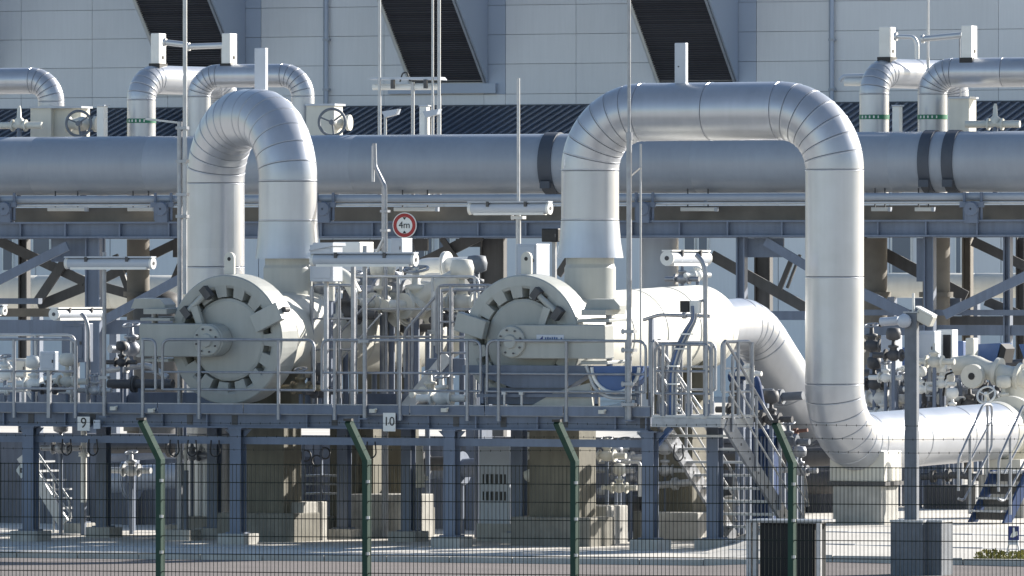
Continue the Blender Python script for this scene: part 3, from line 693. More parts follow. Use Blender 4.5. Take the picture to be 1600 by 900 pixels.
# right loop: rises from the trap, crosses, comes down and runs back along the ground
def loops():
    PA = Fr(925, 142.9, 26)
    a = PA.pt(922, 176); zc = a.z; b = PA.pt(1304, 176); b.z = zc
    zcone0, zcone1 = PA.pt(922, 403).z, PA.pt(922, 345).z
    t = Thing('loop_pipe', 'tall silver looped pipe with wide square arch, from the nearer trap down to the ground', 'pipe', V((a.x, a.y, 3.9)), 'big silver loop pipes')
    run = V((math.sin(R(30)), math.cos(R(30)), .022))
    zlow = b.z-(703-176)/14000*b.y*.99
    c = V((b.x, b.y, zlow)); d = c+run*5.55
    pipe_run(t, [V((a.x, a.y, zcone1)), a, b, c, d], .462, .93, 'alu', 1.5, 7, 56)
    # cone skirt
    dz = zcone1-zcone0
    t.add('cone_skirt', MB().rings([(V((a.x, a.y, zcone0)), Z3, .535), (V((a.x, a.y, zcone0+.03)), Z3, .53), (V((a.x, a.y, zcone0+dz*.45)), Z3, .49), (V((a.x, a.y, zcone1)), Z3, .465)], 56, True), 'alu')
    t.add('nozzle', MB().lathe(V((a.x, a.y, 0)), Z3, [(cr.z+.4, .41), (zcone0-.16, .41), (zcone0-.1, .385), (zcone0+.02, .385)], 48), 'trap')
    # end collar and flange at the far end of the ground run
    t.add('end_collar', MB().lathe(d, run.normalized(), [(-.02, .3), (-.02, .47), (.1, .49), (.16, .47), (.2, .40), (.5, .40), (.5, .56), (.62, .56), (.62, .2)], 48), 'cream')
    # vent box on the arch
    q = PA.pt(1064, 132, -.14)
    v = Thing('vent_box', 'tall narrow silver vent box standing on the tall looped pipe', 'vent', q)
    v.add('casing', MB().fbox(PA, 1054, 67, 1071, 136, -.1, .10), 'lamp', bevel=.006)
    v.add('screw', MB().tube(PA.pt(1060, 104, -.1), PA.pt(1060, 104, -.112), .012, 8), 'dark')
    # support under the bend
    sc = c+run*1.05; g = gz(sc.x, sc.y)
    s_ = Thing('pipe_support', 'cream block support on a concrete pier under the lower bend of the looped pipe', 'pipe support', V((sc.x, sc.y, g)))
    fr = Fr(1360, sc.y, 26); fr.o = V((sc.x, sc.y, 0))
    s_.add('cradle', MB().obox(V((sc.x, sc.y, zlow-.36)), fr.u*.47, fr.v*.35, Z3*.24), 'cream', bevel=.015)
    s_.add('cradle_plate', MB().obox(V((sc.x, sc.y, zlow-.63)), fr.u*.5, fr.v*.38, Z3*.03), 'dark')
    s_.add('pier', MB().obox(V((sc.x, sc.y, (g+zlow-.66)/2-.02)), fr.u*.42, fr.v*.34, Z3*((zlow-.66-g)/2+.02)), 'conc', bevel=.015)
    # support at the far end
    # left loop: arch turning away behind the far trap
    PB = Fr(450, 146.0, 0)
    a = PB.pt(450, 183); dirn = V((-.50, .866, 0)); b = a+dirn*2.5
    zcone0, zcone1 = PB.pt(450, 404).z, PB.pt(450, 346).z
    t = Thing('loop_pipe', 'silver loop pipe arching tightly backwards above the trap beyond the plate 9', 'pipe', V((a.x, a.y, 3.9)), 'big silver loop pipes')
    pipe_run(t, [V((a.x, a.y, zcone1)), a, b, V((b.x, b.y, 0.3))], .478, 1.05, 'alu', 1.25, 7, 56)
    dz = zcone1-zcone0
    t.add('cone_skirt', MB().rings([(V((a.x, a.y, zcone0)), Z3, .535), (V((a.x, a.y, zcone0+.03)), Z3, .53), (V((a.x, a.y, zcone0+dz*.45)), Z3, .50), (V((a.x, a.y, zcone1)), Z3, .482)], 56, True), 'alu')
    t.add('nozzle', MB().lathe(V((a.x, a.y, 0)), Z3, [(cl_.z+.4, .40), (zcone0-.16, .40), (zcone0-.1, .375), (zcone0+.02, .375)], 48), 'trap')
    vs = []; z0, z1 = EYE+(440-388)/14000*b.y, EYE+(440-288)/14000*b.y
    for z in (z0, z1):
        for k in range(13):
            a_ = R(-150+k*100/12); vs.append(V((b.x+.484*math.cos(a_), b.y+.484*math.sin(a_), z)))
    for z in (z0, z1):
        for k in range(13):
            a_ = R(-150+k*100/12); vs.append(V((b.x+.474*math.cos(a_), b.y+.474*math.sin(a_), z)))
    fs = [(k, k+1, 13+k+1, 13+k) for k in range(12)]
    mbp = MB().add(vs, fs, True); mbp.add(vs, [(k, 26+k, 27+k, k+1) for k in range(12)]+[(13+k, 14+k, 40+k, 39+k) for k in range(12)]+[(0, 13, 39, 26), (12, 38, 51, 25)])
    t.add('access_panel', mbp, 'alu')
    t.add('foot', MB().obox(V((b.x, b.y, .16)), X3*.6, Y3*.6, Z3*.17), 'conc')
    q = PB.pt(408, 140, .8)
    v = Thing('vent_box', 'tall narrow silver vent box standing on the tightly arched loop pipe', 'vent', q)
    v.add('casing', MB().fbox(PF, 397.5, 75, 414.5, 150, 5.4-.6, .10), 'lamp', bevel=.006)
    # outlet of the right trap: neck, elbow, slanting down behind the tall leg
    e0 = cr+axr*(5.9+.44)
    t = Thing('outlet_pipe', 'silver outlet pipe bending down from the pale trap barrel behind the tall loop', 'pipe', e0)
    t.add('weld_neck', MB().lathe(e0, axr, [(0, .40), (.02, .49), (.1, .49), (.12, .43), (.16, .43), (.2, .44)], 48), 'cream')
    k = V((.66, .75, 0)).normalized()
    p1 = e0+axr*1.5; p2 = p1+(k-Z3*1.02).normalized()*3.6
    pipe_run(t, [e0+axr*.17, p1, p2], .44, .95, 'alu', 1.2, 8, 48)
    # same for the left one: it ends in a flange
    e0 = cl_+axl*(5.9+.44)
    t = Thing('outlet_pipe', 'pale outlet pipe leaving the far trap barrel behind the small valves', 'pipe', e0)
    t.add('weld_neck', MB().lathe(e0, axl, [(0, .41), (.05, .46), (.5, .46), (.5, .6), (.6, .6), (.62, .6), (.7, .6), (.7, .4)], 48), 'cream')
    t.add('pipe_section', MB().tube(e0+axl*.7, e0+axl*3.2, .4, 40), 'cream'); t.add('pipe_leg', MB().bar(V((*(e0+axl*2).xy, 0)), e0+axl*2-Z3*.35, .3, .4, PF.v), 'steel')
loops()

# ================================================================== the platform
def platform():
    th = Thing('trap_platform', 'long blue-grey steel platform on concrete footings carrying railings round the two traps', 'platform', PF.ptz(560, 0))
    S = lambda nm, mb, m='steel', **k: th.add(nm, mb, m, **k)
    L, Rr = -160, 1016
    edges = [L, 20, 120, 246, 380, 520, 640, 757, 880, Rr]
    for a, b in zip(edges, edges[1:]):
        S('toe_board', MB().zbox(PF, a+.7, b-.7, ZDK-.03, 2.235, .0, .012))
        S('kick_strip', MB().zbox(PF, a+.7, b-.7, 2.237, 2.252, -.004, .03), 'galv')
    S('deck_grating', MB().zbox(PF, L, Rr, ZDK-.04, ZDK, .02, .62), 'galv')
    zb = 1.98
    S('edge_beam', MB().ibeam(PF.ptz(L, zb, .12), PF.ptz(Rr, zb, .12), .18, .24, .022))
    for px in (4, 100, 252, 322, 478, 560, 668, 742, 838, 960, 1008):
        S('stiffener', MB().zbox(PF, px, px+2, 1.885, 2.075, .035, .07))
        S('bolt_plate', MB().zbox(PF, px+40, px+49, 1.91, 2.06, .1, .01), 'dark')
    S('tie_beam', MB().zbox(PF, L, Rr, 1.60, 1.72, .16, .08))
    S('rear_beam', MB().zbox(PF, L, 700, 2.13, 2.37, 3.7, .12))
    S('rear_beam', MB().zbox(PF, L, 1016, 1.86, 2.08, 4.2, .14))
    S('rear_deck', MB().zbox(PF, 452, 742, ZDK-.04, ZDK, .65, 3.0), 'galv')
    S('rear_deck', MB().zbox(PF, L, 262, ZDK-.04, ZDK, .65, 2.9), 'galv')
    for px in (48, 372, 706, 1016):
        zf = .17
        a = PF.ptz(px, zf, .14)
        c = S('column', MB().ibeam(a, V((a.x, a.y, 1.86)), .2, .2, .014, PF.v))
        S('head_plate', MB().box(PF, V((a.x, a.y, 1.835)), .24, .24, .024), parent=c)
        for sgn in (-1, 1): S('haunch', MB().prism([V((a.x, a.y, 1.84))+PF.u*sgn*.1, V((a.x, a.y, 1.84))+PF.u*sgn*.24, V((a.x, a.y, 1.70))+PF.u*sgn*.1], PF.v*.02), parent=c)
        S('foot_plate', MB().box(PF, V((a.x, a.y, zf)), .3, .3, .025), parent=c)
        S('footing', MB().box(PF, V((a.x, a.y, -.1)), .5, .5, zf+.1), 'conc', parent=c, bevel=.015)
    for px, bk, wd, fw in ((162, 2.6, .18, .45), (335, 2.8, .18, .5), (538, 3.4, .18, .4), (638, 2.6, .18, .5), (811, 2.6, .2, .44), (892, 3.6, .16, .5), (1117, .9, .2, .5), (124, 4.6, .18, .4), (283, 4.4, .14, .4), (442, 2.9, .14, .36)):
        a = PF.ptz(px, .17, bk)
        top = 2.07
        c = S('column', MB().ibeam(a, V((a.x, a.y, top)), wd, wd, .014, PF.v))
        S('foot_plate', MB().box(PF, V((a.x, a.y, .17)), wd+.1, wd+.1, .02), parent=c)
        S('footing', MB().box(PF, V((a.x, a.y, -.1)), fw, fw, .27), 'conc', parent=c, bevel=.015)
    for px in (48, 372, 706):
        S('cross_beam', MB().bar(PF.ptz(px, 1.97, .22), PF.ptz(px, 1.97, .22)+PF.v*3.9, .12, .2))
    # landing at the stair head
    S('landing', MB().zbox(PF, 1018, 1128, ZDK-.045, ZDK-.005, .02, 1.25), 'galvl')
    S('landing_beam', MB().zbox(PF, 1018, 1126, 1.93, 2.07, .0, .06), 'galv')
    S('landing_beam', MB().bar(PF.ptz(1125, 1.99, .08), PF.ptz(1125, 1.99, .08)+PF.v*1.2, .06, .14), 'galvl')
    S('knee_brace', MB().bar(PF.ptz(1024, 1.62, .3), PF.ptz(1048, 1.92, .3), .08, .08), 'blue')
    # small mast feet, knobs and hoses on the edge
    for px, z in ((173, 2.16), (232, 2.13), (578, 2.15), (690, 2.17), (936, 2.16)):
        q = PF.ptz(px, z, -.05); S('toggle', MB().obox(q+PF.u*.05, PF.u*.05, PF.v*.03, Z3*.03).tube(q, q+PF.u*.12+Z3*.03, .018, 6), 'cream')
    for px in (104, 145, 272, 300, 336, 580, 1060):
        S('hose_loop', MB().path([PF.ptz(px-6, 1.66, .1), PF.ptz(px-8, 1.45, .1), PF.ptz(px, 1.38, .1), PF.ptz(px+8, 1.45, .1), PF.ptz(px+6, 1.66, .1)], .012, 6, .1), 'black')
    # number plates
    for x0, x1, y0, y1, s in ((121, 140, 651, 673, '9'), (598.5, 617.5, 645, 674, '10')):
        n_ = S('number_plate', MB().fbox(PF, x0, y0, x1, y1, -.03, .015), 'white')
        n_['label'] = 'white number plate reading '+s
        text(th, s, PF.pt((x0+x1)/2, (y0+y1)/2-.5, -.034), PF, .235 if len(s) == 1 else .2, 'black', n_)
    S('plate_box', MB().fbox(PF, 146, 656, 156, 670, -.02, .03), 'lamp')
platform()

def rail(fr, x0, x1, posts, label, back=.03, zt=3.27, zl=2.47, zb=2.0, zm=2.75, end0=True, end1=True, m='galv', mids=True):
    th = Thing('guard_railing', label, 'railing', fr.ptz((x0+x1)/2, zb, back), 'guard railings')
    r = .024
    a = [fr.ptz(x0, zl, back), fr.ptz(x0, zt, back), fr.ptz(x1, zt, back), fr.ptz(x1, zl, back)]
    P = []
    if end0: P += [a[0]]
    P += [a[1], a[2]]
    if end1: P += [a[3]]
    th.add('top_rail', MB().path(P, r, 8, .14), m)
    th.add('low_rail', MB().tube(a[0], a[3], r*.8, 8), m)
    th.add('mid_rail', MB().tube(fr.ptz(x0, zm, back), fr.ptz(x1, zm, back), r*.75, 8), m)
    for px in posts:
        b = back-.03
        pp = th.add('post', MB().tube(fr.ptz(px, zb, b), fr.ptz(px, zt-.01, b), .027, 8), m)
        th.add('post_foot', MB().obox(fr.ptz(px, zb+.1, b+.012), fr.u*.04, fr.v*.015, Z3*.1), 'steel', parent=pp)
    return th
rail(PF, -140, 119, [-110, 22, 118], 'galvanised guard railing at the far end before the number 9 plate')
rail(PF, 222, 243, [223], 'narrow galvanised gate rail beside the grey hinge arm', end0=False)
rail(PF, 254, 491, [311, 435], 'galvanised guard railing in front of the trap beyond the number 9 plate')
rail(PF, 503, 751, [523, 625, 730], 'galvanised guard railing between the two traps above the number 10 plate')
rail(PF, 761, 1009, [779, 885, 979], 'galvanised guard railing in front of the trap with the maker plate')
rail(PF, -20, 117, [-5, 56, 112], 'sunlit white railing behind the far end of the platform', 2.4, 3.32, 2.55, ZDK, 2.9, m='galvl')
rail(PF, 486, 556, [488, 530, 552], 'raised railing bay behind the trap railing near the lamp post', 2.2, 4.14, 3.1, ZDK, 3.6)
rail(PF, 682, 775, [686, 704, 760], 'raised railing bay with curved top close behind the nearer trap', 2.6, 4.14, 3.05, ZDK, 3.55)
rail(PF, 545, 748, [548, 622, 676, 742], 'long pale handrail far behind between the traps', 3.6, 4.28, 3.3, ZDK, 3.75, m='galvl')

def landing_rails():
    # railings round the stair landing
    for x, lab in ((1016, 'short railing closing the landing beside the tall thin mast'), (1128, 'railing at the outer side of the landing above the stairs')):
        a0 = PF.ptz(x, 0, .06); d = PF.v
        th = Thing('guard_railing', lab, 'railing', a0+Z3*ZDK, 'guard railings')
        Z = lambda t, z: V((a0.x, a0.y, z))+d*t
        th.add('top_rail', MB().path([Z(0, 2.5), Z(0, 3.26), Z(1.1, 3.26), Z(1.1, 2.5)], .026, 8, .12), 'galv')
        for z in (2.48, 2.85): th.add('mid_rail', MB().tube(Z(0, z), Z(1.1, z), .018, 8), 'galvl')
        for t in (.0, .55, 1.08): th.add('post', MB().tube(Z(t, ZDK-.01)+PF.u*.03, Z(t, 3.25)+PF.u*.03, .027, 8), 'galv')
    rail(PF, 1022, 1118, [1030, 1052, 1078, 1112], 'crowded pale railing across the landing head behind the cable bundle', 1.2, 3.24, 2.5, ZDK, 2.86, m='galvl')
    rail(PF, 1024, 1110, [1036, 1076, 1104], 'railing along the front of the landing below the lamp post', .05, 3.22, 2.45, ZDK-.02, 2.8)
    th = Thing('gate_bar', 'slanting swing gate bars beside the landing railing', 'gate', PF.ptz(1030, ZDK, .5))
    th.add('gate_post', MB().tube(PF.ptz(1030, ZDK-.01, .5), PF.ptz(1030, 3.3, .5), .03, 8), 'galv')
    th.add('gate_bar', MB().tube(PF.ptz(1028, 3.2, .5), PF.ptz(1096, 2.2, .6), .02, 8), 'galvl')
    th.add('gate_bar', MB().tube(PF.ptz(1028, 2.85, .5), PF.ptz(1060, 2.2, .55), .02, 8), 'galvl')
landing_rails()

def stair():
    top = PF.ptz(1134, ZDK, .25); d = PF.v; m_ = .70; run = 3.02
    th = Thing('steel_stair', 'galvanised steel stair with handrails leading down from the platform end', 'stairs', top-Z3*ZDK)
    W = 1.12
    for off, nm in ((0, 'stringer'), (-W, 'stringer')):
        a = top+PF.u*off-Z3*.1; b = a+d*run-Z3*(run*m_)
        th.add(nm, MB().bar(a, b, .05, .27, Z3), 'galv')
        for k in range(9):
            q = a+(b-a)*((k+.6)/9.2)
            th.add('tread_bolt', MB().obox(q+PF.u*.027, PF.u*.004, d*.02, Z3*.02), 'dark')
    for k in range(10):
        q = top+d*(run*(k+.5)/10)-Z3*(run*m_*(k+.5)/10+.02)-PF.u*(W/2)
        th.add('tread', MB().obox(q, PF.u*(W/2-.03), d*.13, Z3*.018), 'galvl')
    for off, lab in ((.05, 'handrail'), (-W-.05, 'handrail')):
        a = top+PF.u*off; P = lambda t, h: a+d*t+Z3*(h-t*m_)
        th.add('handrail', MB().path([P(-.16, .62), P(-.16, 1.08), P(.0, 1.08), P(run-.1, 1.0), P(run+.0, .62)], .024, 8, .1), 'galv')
        for h in (.36, .68): th.add('mid_rail', MB().tube(P(.02, h), P(run-.05, h-.02), .016, 8), 'galvl')
        for t in (.15, 1.05, 1.95, 2.85): th.add('post', MB().tube(P(t, -.16), P(t, 1.02), .025, 8), 'galv')
stair()
# ================================================================== lamps, masts and signs
def lamp(fr, x0, x1, y, back, rpx, label, axis='u', L=None, pole=None):
    D = fr.pt((x0+x1)/2, y, back); k = D.y/F
    th = Thing('strip_lamp', label, 'lamp', V((D.x, D.y, fr.pt(x0, y+rpx, back).z)), 'hooded strip lamps')
    a = fr.pt(x0, y, back)
    if axis == 'u': b = fr.pt(x1, y, back); b.z = a.z
    else: b = a+fr.v*L
    r = rpx*k; d = (b-a).normalized(); s = d.cross(Z3).normalized()
    th.add('lamp_housing', MB().tube(a+d*.05, b-d*.05, r, 20), 'lamp')
    th.add('top_plate', MB().obox((a+b)/2+Z3*(r+.012), d*((b-a).length/2+.0), s*.09, Z3*.012), 'lamp' if axis == 'u' else 'white')
    th.add('lens', MB().obox((a+b)/2-Z3*(r*.93), d*((b-a).length/2-.1), s*r*.75, Z3*.02), 'white')
    for p, q in ((a, a+d*.05), (b, b-d*.05)):
        e = th.add('end_cap', MB().tube(p, q, r*1.1, 20, r), 'white'); th.add('cap_screw', MB().tube(p-(q-p)*.2, p, r*.35, 8), 'dark', parent=e)
    for t in (.25, .72): th.add('clip', MB().obox(a+(b-a)*t+Z3*r*.75-s*0, d*.025, s*(r*1.1), Z3*r*.45), 'dark')
    return th, a, b, r
def pole(px, y0, zfoot, fr, back, r, label, r1=None, clamps=(), double=0, m='galv', curve=None, group='lamp posts and masts'):
    foot = fr.ptz(px, zfoot, back)
    th = Thing('lamp_pole', label, 'pole', foot, group)
    top = fr.pt(px, y0, back); top = V((foot.x, foot.y, top.z))
    if curve: th.add('post', MB().path([foot, top-Z3*.25, top-Z3*.08+fr.u*curve*.4, top+fr.u*curve], r, 10, .1), m)
    elif r1: 
        mid = foot.lerp(top, r1[1]); th.add('post', MB().tube(foot, mid, r, 12), m); th.add('upper_post', MB().tube(mid, top, r1[0], 10), m)
        th.add('sleeve', MB().tube(mid-Z3*.06, mid+Z3*.06, r*1.25, 12), m)
    else: th.add('post', MB().tube(foot, top, r, 10), m)
    th.add('foot_plate', MB().box(fr, foot-Z3*.005, max(.12, r*4), max(.12, r*4), .02), 'steel')
    for y in clamps: 
        c = fr.pt(px, y, back); c = V((foot.x, foot.y, c.z)); th.add('pole_clamp', MB().obox(c, fr.u*(r*2.6), fr.v*(r*1.6), Z3*.025).tube(c-fr.u*r*2.6-Z3*.04, c-fr.u*r*2.6+Z3*.04, .02, 8), m)
    return th
lamp(PF, 104, 240, 411.5, -.06, 8.5, 'long grey strip lamp on a pole left of the twin tube mast')
pole(163, 394, 2.02, PF, .06-.1, .032, 'slim lamp pole carrying the long grey lamp left of the twin mast', clamps=(412, 590))
lamp(PF, 488, 650, 406, -.06, 9.5, 'long grey strip lamp beside the grey cabinet between the traps')
pole(570, 384, 2.02, PF, -.04, .036, 'lamp pole at the number 10 plate carrying the long grey lamp', clamps=(406, 533))
lamp(PF, 1042, 0, 403.5, .0, 10.5, 'sunlit strip lamp seen end on above the stair landing', 'v', 1.45)
pole(1102, 398, ZDK-.01, PF, .3, .036, 'dark curved lamp pole on the stair landing', curve=-.16)
lamp(PF, 84, 0, 491, 2.2, 8.5, 'sunlit strip lamp seen end on over the far railing', 'v', 1.6)
pole(138, 490, ZDK-.01, PF, 2.7, .034, 'short curved lamp pole over the far railing', curve=-.13)
lamp(PF, -40, 8, 485, 2.4, 7, 'end of a strip lamp reaching in at the frame edge over the far railing')
pole(-20, 488, ZDK-.01, PF, 2.4, .03, 'lamp pole just outside the frame at the far railing')
lamp(PF, 734, 860, 326, 6.2, 9, 'hooded strip lamp on the tall mast between the traps')
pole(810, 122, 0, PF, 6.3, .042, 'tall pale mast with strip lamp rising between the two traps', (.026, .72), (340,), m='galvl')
pole(983, -60, 2.02, PF, -.05, .042, 'tall thin mast clamped to the railing in front of the nearer trap', (.026, .62), (518, 547, 600, 632))
def twin_mast():
    fr = PF; B = 1.7
    th = Thing('twin_mast', 'tall mast of two clamped tubes left of the tightly arched loop pipe', 'mast', fr.ptz(284, 0, B))
    zt = fr.pt(284, 190, B).z
    th.add('lower_tube', MB().tube(fr.ptz(281, 0, B), fr.ptz(281, zt, B), .042, 12), 'galv')
    th.add('upper_tube', MB().tube(fr.ptz(289, fr.pt(284, 460, B).z, B), fr.ptz(289, fr.pt(289, -70, B).z, B), .035, 12), 'galvl')
    for y in (200, 252, 304, 338):
        c = fr.pt(285, y, B); th.add('clamp', MB().obox(c, fr.u*.1, fr.v*.05, Z3*.025), 'galv')
    a = fr.pt(281, 192, B); th.add('side_arm', MB().bar(a, fr.pt(228, 186, B), .04, .03), 'galvl'); th.add('footing', MB().box(fr, fr.ptz(284, -.05, B), .5, .4, .22), 'conc')
twin_mast()
def bent_mast():
    fr = PF; B = 4.0
    th = Thing('bent_mast', 'galvanised mast with a kink at the top standing left of the round height sign', 'mast', fr.ptz(603, 0, B))
    th.add('post', MB().path([fr.ptz(604, 0, B), fr.pt(602, 292, B), fr.pt(586, 260, B), fr.pt(585, 224, B)], .034, 10, .06), 'galv')
    th.add('stub', MB().tube(fr.pt(583, 228, B), fr.pt(583, 284, B), .025, 8), 'galvl'); th.add('back_tube', MB().tube(fr.ptz(599, 0, B+.1), fr.pt(599, 292, B+.1), .03, 8), 'galv')
    for y in (330, 360): th.add('clamp', MB().obox(fr.pt(602, y, B), fr.u*.07, fr.v*.06, Z3*.02), 'galv')
    th.add('stay', MB().tube(fr.pt(600, 372, B), fr.ptz(586, fr.pt(586, 400, B).z, B), .03, 8), 'galvl')
bent_mast()
def hook_rod():
    fr = PF; B = 1.1
    th = Thing('lightning_rod', 'thin pale rod standing beside the tall thin mast above the trap riser', 'mast', fr.ptz(1001, 2.0, B))
    th.add('rod', MB().tube(fr.ptz(1001, 2.0, B), fr.pt(1001, 225, B), .016, 8), 'galvl'); th.add('bracket', MB().bar(fr.pt(984, 276, .0), fr.pt(1000, 262, B), .02, .03), 'galv')
hook_rod()
def height_sign():
    fr = RK; B = -.12
    th = Thing('height_limit_sign', 'round white road sign with red ring reading 4 m on the rack beam', 'sign', fr.pt(632, 372, B))
    c = fr.pt(632, 352, B); k = c.y/F
    d = th.add('sign_disc', MB().tube(c, c+fr.v*.02, 20*k, 40), 'white')
    th.add('red_ring', MB().lathe(c-fr.v*.004, fr.v, [(.004, 18.6*k), (0, 18.6*k), (0, 13.2*k), (.004, 13.2*k)], 40), 'red', parent=d)
    for sgn in (1, -1):
        q = c-fr.v*.004+Z3*sgn*10.6*k; th.add('height_arrow', MB().prism([q-Z3*sgn*2.2*k, q+fr.u*3.2*k+Z3*sgn*2*k, q-fr.u*3.2*k+Z3*sgn*2*k], fr.v*.004), 'black', parent=d)
    text(th, '4m', c-fr.v*.006, fr, .19, 'black', d)
    th.add('sign_post', MB().path([fr.pt(632, 352, B+.075), fr.pt(634, 368, B+.075), fr.pt(646, 385, B+.075), fr.ptz(646, 0, B+.075)], .035, 10, .1), 'dark')
    th.add('sign_bracket', MB().obox(c+fr.v*.065, fr.u*.12, fr.v*.044, Z3*.03), 'galv')
height_sign()

# ================================================================== equipment between and behind the traps
def box_on_leg(x0, y0, x1, y1, back, depth, m, label, cat='cabinet', name='cabinet', fr=PF, zf=None, door=True):
    c = fr.pt((x0+x1)/2, y1, back)
    z0 = ZDK-.01 if zf is None else zf
    th = Thing(name, label, cat, V((c.x, c.y, z0)))
    o = th.add('casing', MB().fbox(fr, x0, y0, x1, y1, back, depth), m, bevel=.012)
    if door:
        dx = (x1-x0)*.1; dy = (y1-y0)*.09
        dd = th.add('door', MB().fbox(fr, x0+dx, y0+dy, x1-dx, y1-dy, back-.012, .02), m, bevel=.006); th.add('latch', MB().fbox(fr, x1-dx*2.2, (y0+y1)/2-2, x1-dx*1.5, (y0+y1)/2+3, back-.03, .02), 'dark', parent=dd)
    a = fr.pt((x0+x1)/2, y1, back); a = a+fr.v*(depth/2)
    if a.z > z0+.05: th.add('leg', MB().bar(V((a.x, a.y, z0)), a+Z3*.02, .06, .06, fr.v), 'galv')
    return th
t = box_on_leg(484, 383, 520, 440, .45, .35, 'lamp', 'tilted grey-blue cabinet at the end of the long lamp between the traps')
t.add('hood', MB().prism([PF.pt(482, 392, .4), PF.pt(490, 379, .4), PF.pt(520, 379, .4), PF.pt(520, 384, .4)], PF.v*.45), 'lamp')
box_on_leg(520, 378, 562, 400, 1.2, .5, 'white', 'white instrument housing top beside the grey-blue cabinet', door=False)
box_on_leg(806, 381, 838, 432, 2.6, .5, 'lamp', 'blue-grey enclosure rising behind the lifting eye of the nearer trap')
box_on_leg(846, 357, 872, 378, 5.4, .35, 'black', 'small black box below the hooded lamp by the cone skirt', zf=0)
box_on_leg(62, 549, 86, 579, -.1, .12, 'lamp', 'small grey junction box fixed on the far railing', 'box', 'junction_box', zf=2.0)
box_on_leg(96, 505, 132, 566, 2.9, .3, 'steel', 'blue-grey control box behind the far railing')
box_on_leg(20, 560, 40, 590, 2.9, .3, 'cream', 'small pale box behind the far railing at the frame edge')
box_on_leg(610, 372, 628, 402, 9.5, .4, 'lamp', 'pale cabinet with round blue mark below the height sign', zf=0)
single('trough_beam', MB().fbox(PF, 430, 558, 560, 574, 4.3, .2), 'steel', 'blue-grey beam behind the trap railing near its curved end', 'beam')
box_on_leg(470, 560, 505, 586, 3.0, .3, 'steel', 'blue-grey box at deck level right of the far trap', door=False)
box_on_leg(665, 560, 726, 586, 3.0, .3, 'steel', 'long blue-grey box at deck level left of the nearer trap', door=False)

def valve(px, py, back, s, label, m='cream', wheel=True, fr=PF, zf=None, ax=None, act=False):
    """small flanged valve on a stub pipe that stands on its own leg"""
    c = fr.pt(px, py, back); z0 = ZDK-.02 if zf is None else zf
    th = Thing('small_valve', label, 'valve', V((c.x, c.y, z0)), 'small flanged valves')
    d = (fr.u if ax is None else ax).normalized()
    th.add('body', MB().lathes(c-d*.22*s, d, [(0, .09*s), (.05*s, .1*s), (.14*s, .16*s), (.22*s, .18*s), (.3*s, .16*s), (.39*s, .1*s), (.44*s, .09*s)], 16), m)
    for q in (-.26, .22): th.add('flange', MB().lathe(c+d*q*s, d, [(0, .05*s), (0, .18*s), (.05*s, .18*s), (.05*s, .05*s)], 18), m)
    for q in (-1, 1): th.add('stub_pipe', MB().tube(c+d*q*.26*s, c+d*q*.62*s, .085*s, 12), m)
    th.add('bonnet', MB().lathes(c+Z3*.1*s, Z3, [(0, .11*s), (.1*s, .1*s), (.12*s, .15*s), (.18*s, .15*s), (.2*s, .06*s), (.42*s, .04*s)], 14), m)
    if wheel: handwheel(th, c+Z3*.5*s, Z3+fr.v*-.25, .17*s, 'galv', stem=.1*s)
    elif act: th.add('actuator', MB().lathes(c+Z3*.42*s, Z3, [(0, .1*s), (.05*s, .2*s), (.2*s, .22*s), (.34*s, .18*s), (.36*s, .06*s)], 14), m)
    if c.z-.1*s > z0: th.add('leg', MB().tube(V((c.x, c.y, z0)), c-Z3*.12*s, .04*s+.01, 8), 'steel')
    return th
where = [(466, 486, 3.0, .9, 'small cream valve with handwheel just right of the far trap ring', 'cream'), (497, 494, 3.3, .8, 'small grey valve inside the raised railing bay', 'galv'), (513, 478, 3.7, 1., 'cream valve behind the upper part of the raised railing bay', 'cream'), (540, 492, 3.4, .9, 'dark grey valve at the curved end of the raised railing bay', 'dark'), (598, 474, 4.2, 1., 'cream valve just right of the number 10 lamp pole', 'cream'), (612, 455, 4.6, 1.1, 'grey flanged valve below the long grey lamp', 'galv'), (650, 478, 4.4, 1.2, 'large cream valve on the slanting flanged pipe', 'cream'), (722, 472, 3.9, .9, 'cream valve inside the curved railing bay', 'cream'), (738, 494, 4.2, .8, 'grey valve at the clamp block of the nearer trap', 'galv'), (470, 606, 1.2, .6, 'small brass coloured valve low beside the far trap saddle', 'brass'), (500, 612, 1.4, .6, 'small dark valve at deck level below the curved railing end', 'dark'), (690, 622, 1.0, .7, 'small pale valve at deck level left of the nearer trap', 'white'), (672, 616, 1.6, .7, 'small pale valve block behind the number 10 railing post', 'cream'), (190, 566, 3.3, .45, 'small dark valve behind the lamp pole at the far platform end', 'dark'), (205, 545, 4.2, .8, 'grey valve half hidden behind the pointed hinge arm', 'galv'), (1066, 436, 8.2, .5, 'galvanised valve behind the sunlit lamp on the barrel', 'galv'), (1090, 430, 8.4, .5, 'pale valve behind the landing lamp pole', 'white')]
for i, q in enumerate(where): valve(q[0], q[1], q[2], q[3], q[4], q[5], wheel=i % 3 != 1, act=i % 3 == 1, ax=PF.u if i % 2 else PF.v+PF.u*.3)
